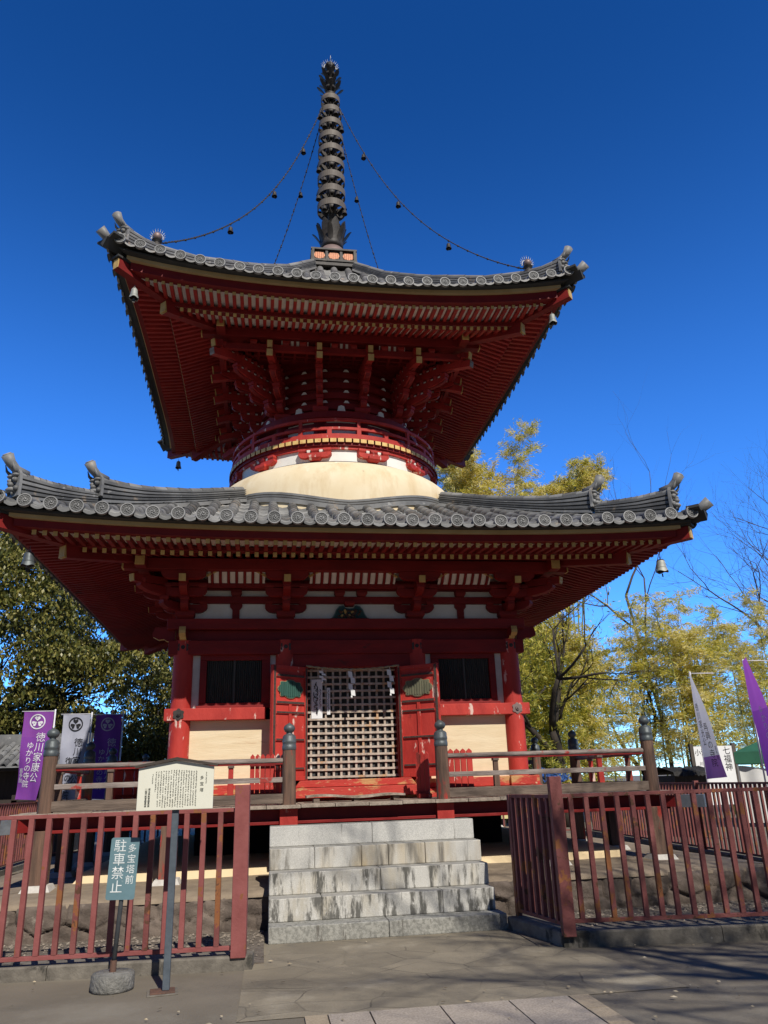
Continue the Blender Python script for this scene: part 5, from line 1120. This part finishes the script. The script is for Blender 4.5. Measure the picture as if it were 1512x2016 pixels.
def branchtree(g,p,d,L,r,depth,q,spread=.55,grav=0,n=5,minr=.004,ends=None,split=(2,3)):
    pts=[Vector(p)]; rs=[r]; d=Vector(d).normalized(); k=4
    for i in range(k):
        d=(d+Vector((q.gauss(0,.12),q.gauss(0,.12),q.gauss(0,.08)+grav))).normalized(); pts.append(pts[-1]+d*L/k); rs.append(r*(1-.38*(i+1)/k))
    g.tube(pts,rs,max(4,n if r>.02 else 4))
    if depth==0 or r<minr:
        if ends is not None: ends.append(pts[-1])
        return
    for _ in range(q.randint(*split)):
        j=q.choice((2,3,4,4)); a=Vector((q.gauss(0,1),q.gauss(0,1),q.gauss(0,.7))); nd=(d+a*spread).normalized(); branchtree(g,pts[j],nd,L*q.uniform(.62,.86),rs[j]*q.uniform(.55,.78),depth-1,q,spread,grav,n,minr,ends,split)
# big evergreens on the left
def evergreen(label,x,y,h,r,seed,lim,ncl,per,mat=LEAFD,zlo=1.9):
    q=random.Random(seed); t=thing('evergreen_tree',label,'tree',(x,y,0),'evergreen trees on the left'); g=MB(); ends=[]
    branchtree(g,(x,y,0),(0,0,1),h*.33,.22,0,q); 
    for i in range(9): a=q.uniform(0,6.28); branchtree(g,(x,y,h*(.2+.05*(i%3))),(math.cos(a)*.8,math.sin(a)*.8,.75),h*.26,.10,3,q,.5,.02,6,.006,ends)
    put(g.build('trunk',BARK),t); cs=[];rs=[]
    while len(cs)<ncl:
        d=Vector((q.gauss(0,1),q.gauss(0,1),q.gauss(0,1))).normalized()*q.uniform(.45,1)**.5; c=Vector((x+d.x*r,y+d.y*r*.8,zlo+(h-zlo)*.5+d.z*(h-zlo)*.5))
        if lim and not lim(c): continue
        cs.append(c); rs.append(q.uniform(.40,.86)*(r/3)**.4)
    o=clumpleaves([tuple(c) for c in cs],rs,per,.064,.031,.62,.70,shell=.75); quads('crown',*o,[mat],t); return t
evergreen('tall glossy evergreen tree filling the left edge',-8.9,9.6,8.6,3.3,3,None,190,560)
evergreen('rounded glossy evergreen tree left of the pagoda column, behind the banners',-5.0,10.6,5.7,2.7,8,None,150,560,zlo=1.4)
evergreen('darker evergreen tree close behind the left wall of the pagoda',-2.9,12.5,5.9,2.2,12,None,80,480,zlo=1.2)
# bamboo
def bamboo(label,x,y,n,h,spread,seed,lean=(0,0),per=46,zl=.35,mix=.5,sprays=26,lw=1.0,mats=None,hvar=.3,wid=.55):
    q=random.Random(seed); t=thing('bamboo_clump',label,'bamboo',(x,y,0),'bamboo clumps beyond the right of the pagoda'); Cs=[];Us=[];Vs=[];Ms=[]
    for i in range(n):
        bx_=x+q.gauss(0,spread*.35); by_=y+q.gauss(0,spread*.35); hh=h*q.uniform(1-hvar,1.0); a=q.uniform(0,6.28); ln=q.uniform(.05,.22)*hh; dx=math.cos(a)*ln*.6+lean[0]*hh; dy=math.sin(a)*ln*.6+lean[1]*hh
        f=lambda s:Vector((bx_+dx*s**2.2,by_+dy*s**2.2,hh*(s-.10*s**4)))
        g=MB(); g.tube([f(s) for s in np.linspace(0,1,12)],[.032*(1-.85*s)+.003 for s in np.linspace(0,1,12)],6)
        for k in range(sprays):
            s=zl+(1-zl)*((k+q.random())/sprays)**.9; p=f(s); a=q.uniform(0,6.28); L=(wid+.75*wid*(1-s))*q.uniform(.6,1.3); d=Vector((math.cos(a),math.sin(a),q.uniform(.1,.7))); e=p+d*L+Vector((0,0,-.25*L)); mdl=p+d*L*.55
            g.tube([p,mdl,e],[.006,.004,.002],4)
            m=int(per*1.45*q.uniform(.6,1.4)); u=rng.uniform(.15,1.05,(m,1)); C=np.array(p)*(1-u)**2+2*np.array(mdl)*u*(1-u)+np.array(e)*u**2+rng.normal(size=(m,3))*np.array([.13,.13,.10])*(.4+L*.5)
            V_=unit(np.array(d)*.8+rng.normal(size=(m,3))*.6+np.array([0,0,-.55])); T=unit(np.cross(V_,rng.normal(size=(m,3)))); sc=rng.uniform(.6,1.3,(m,1))*lw
            Cs.append(C);Us.append(T*.0115*sc);Vs.append(V_*.074*sc); Ms.append(np.full(m,1 if q.random()<mix else 0))
        put(g.build('culm',CULM),t)
    quads('foliage',np.concatenate(Cs),np.concatenate(Us),np.concatenate(Vs),mats or [LEAFB,LEAFY],t,np.concatenate(Ms)); return t
bamboo('tall yellow bamboo rising behind the right of the dome',5.9,11,11,15.4,1.3,21,(.015,0),80,.45,.75,60,1.15)
bamboo('yellow bamboo top arching beside the right end of the lower roof',9.3,12,8,13.7,.9,22,(.05,0),90,.74,.6,40,1.15,hvar=.06)
bamboo('loose greenish bamboo just right of the pagoda column',4.6,9.5,4,6.2,1.8,23,(.02,0),50,.25,.25,32,1.1,mats=[LEAFM,LEAFB])
bamboo('dense olive bamboo behind the right corner newel',7.6,10.8,9,6.8,2.4,24,(0,0),66,.14,.25,40,1.15,mats=[LEAFM,LEAFB])
bamboo('yellow bamboo leaning over the white signboard',9.6,11,11,7.8,2.8,25,(.03,0),60,.22,.6,40,1.15)
bamboo('golden bamboo near the right edge behind the banners',12.6,12,11,8.4,3.0,26,(.01,0),56,.24,.6,38,1.2)
bamboo('pale yellow bamboo behind the lower roof corner',7.4,12.5,10,9.0,2.2,27,(.05,0),56,.32,.7,38,1.2)
bamboo('sparse bamboo at the far right beyond the tent',15.6,13,10,8.2,2.8,28,(-.02,0),54,.22,.5,36,1.2)
# dark trees among the bamboo and bare winter trees
def woodtree(label,x,y,h,r,seed,lean,dep=5,mat=BARK,grp=None,leaf=None,name='tree',spread=.6,base=.36,split=(2,3),grav=.03,dirs=4,nm='branches'):
    q=random.Random(seed); t=thing(name,label,'tree',(x,y,0),grp); g=MB(); ends=[]
    pts=[Vector((x,y,0))]; d=Vector((lean[0],lean[1],1)).normalized(); rs=[r]
    for i in range(6): d=(d+Vector((q.gauss(0,.07),q.gauss(0,.07),.05))).normalized(); pts.append(pts[-1]+d*h*base/6); rs.append(r*(1-.07*(i+1)))
    g.tube(pts,rs,9); put(g.build('trunk',mat),t); g=MB()
    for i in range(dirs): a=6.28*i/dirs+q.uniform(-.5,.5); branchtree(g,pts[-1-(i%3)],(math.cos(a)*.6+lean[0],math.sin(a)*.6+lean[1],.9),h*.26,r*.55,dep,q,spread,grav,5,.003,ends,split)
    put(g.build(nm,mat),t)
    if leaf: o=clumpleaves([tuple(e) for e in ends],[.3]*len(ends),leaf,.07,.018,.5,.7); quads('foliage',*o,[LEAFM,LEAFB],t,(rng.random(len(o[0]))<.4).astype(int))
    return t
woodtree('dark trunked tree leaning just right of the pagoda column',5.15,8.4,6.4,.12,31,(-.03,0),4,leaf=130,spread=.5,base=.5)
woodtree('dark tree with forked trunk among the bamboo',5.75,9.0,6.2,.09,32,(.05,0),4,leaf=130,base=.45)
woodtree('thick dark trunked tree wrapped in bamboo behind the newel',7.35,9.2,6.4,.21,33,(.0,0),4,leaf=50,base=.42)
woodtree('spreading dark limbed tree behind the narrow white banner',11.9,13.5,6.4,.17,34,(.02,0),5,leaf=26,base=.30)
woodtree('bare twiggy crown rising above the right end of the lower roof',13.4,14,12.6,.085,35,(.0,0),4,BARKG,'bare winter trees',None,'bare_tree',.42,.62,(2,3),.05,3)
woodtree('bare winter tree with fine twigs at the right edge',20.2,14.5,12.6,.20,36,(-.02,0),6,BARKG,'bare winter trees',None,'bare_tree',.5,.36,(3,3),.03,7)
# bare tree standing in front, beside the viewer: it throws the branch shadows on the right foreground
woodtree('bare tree beside the viewer, throwing branch shadows on the right foreground',5.7,-14.9,9.9,.26,41,(-.015,.0),6,BARK,'bare winter trees',None,'bare_tree',.62,.45,(3,3),.01,7)
woodtree('dense bare tree right of the viewer, shading the right iron fence',7.9,-15.6,11.0,.24,44,(-.02,.0),6,BARK,'bare winter trees',None,'bare_tree',.62,.42,(3,4),.01,8)
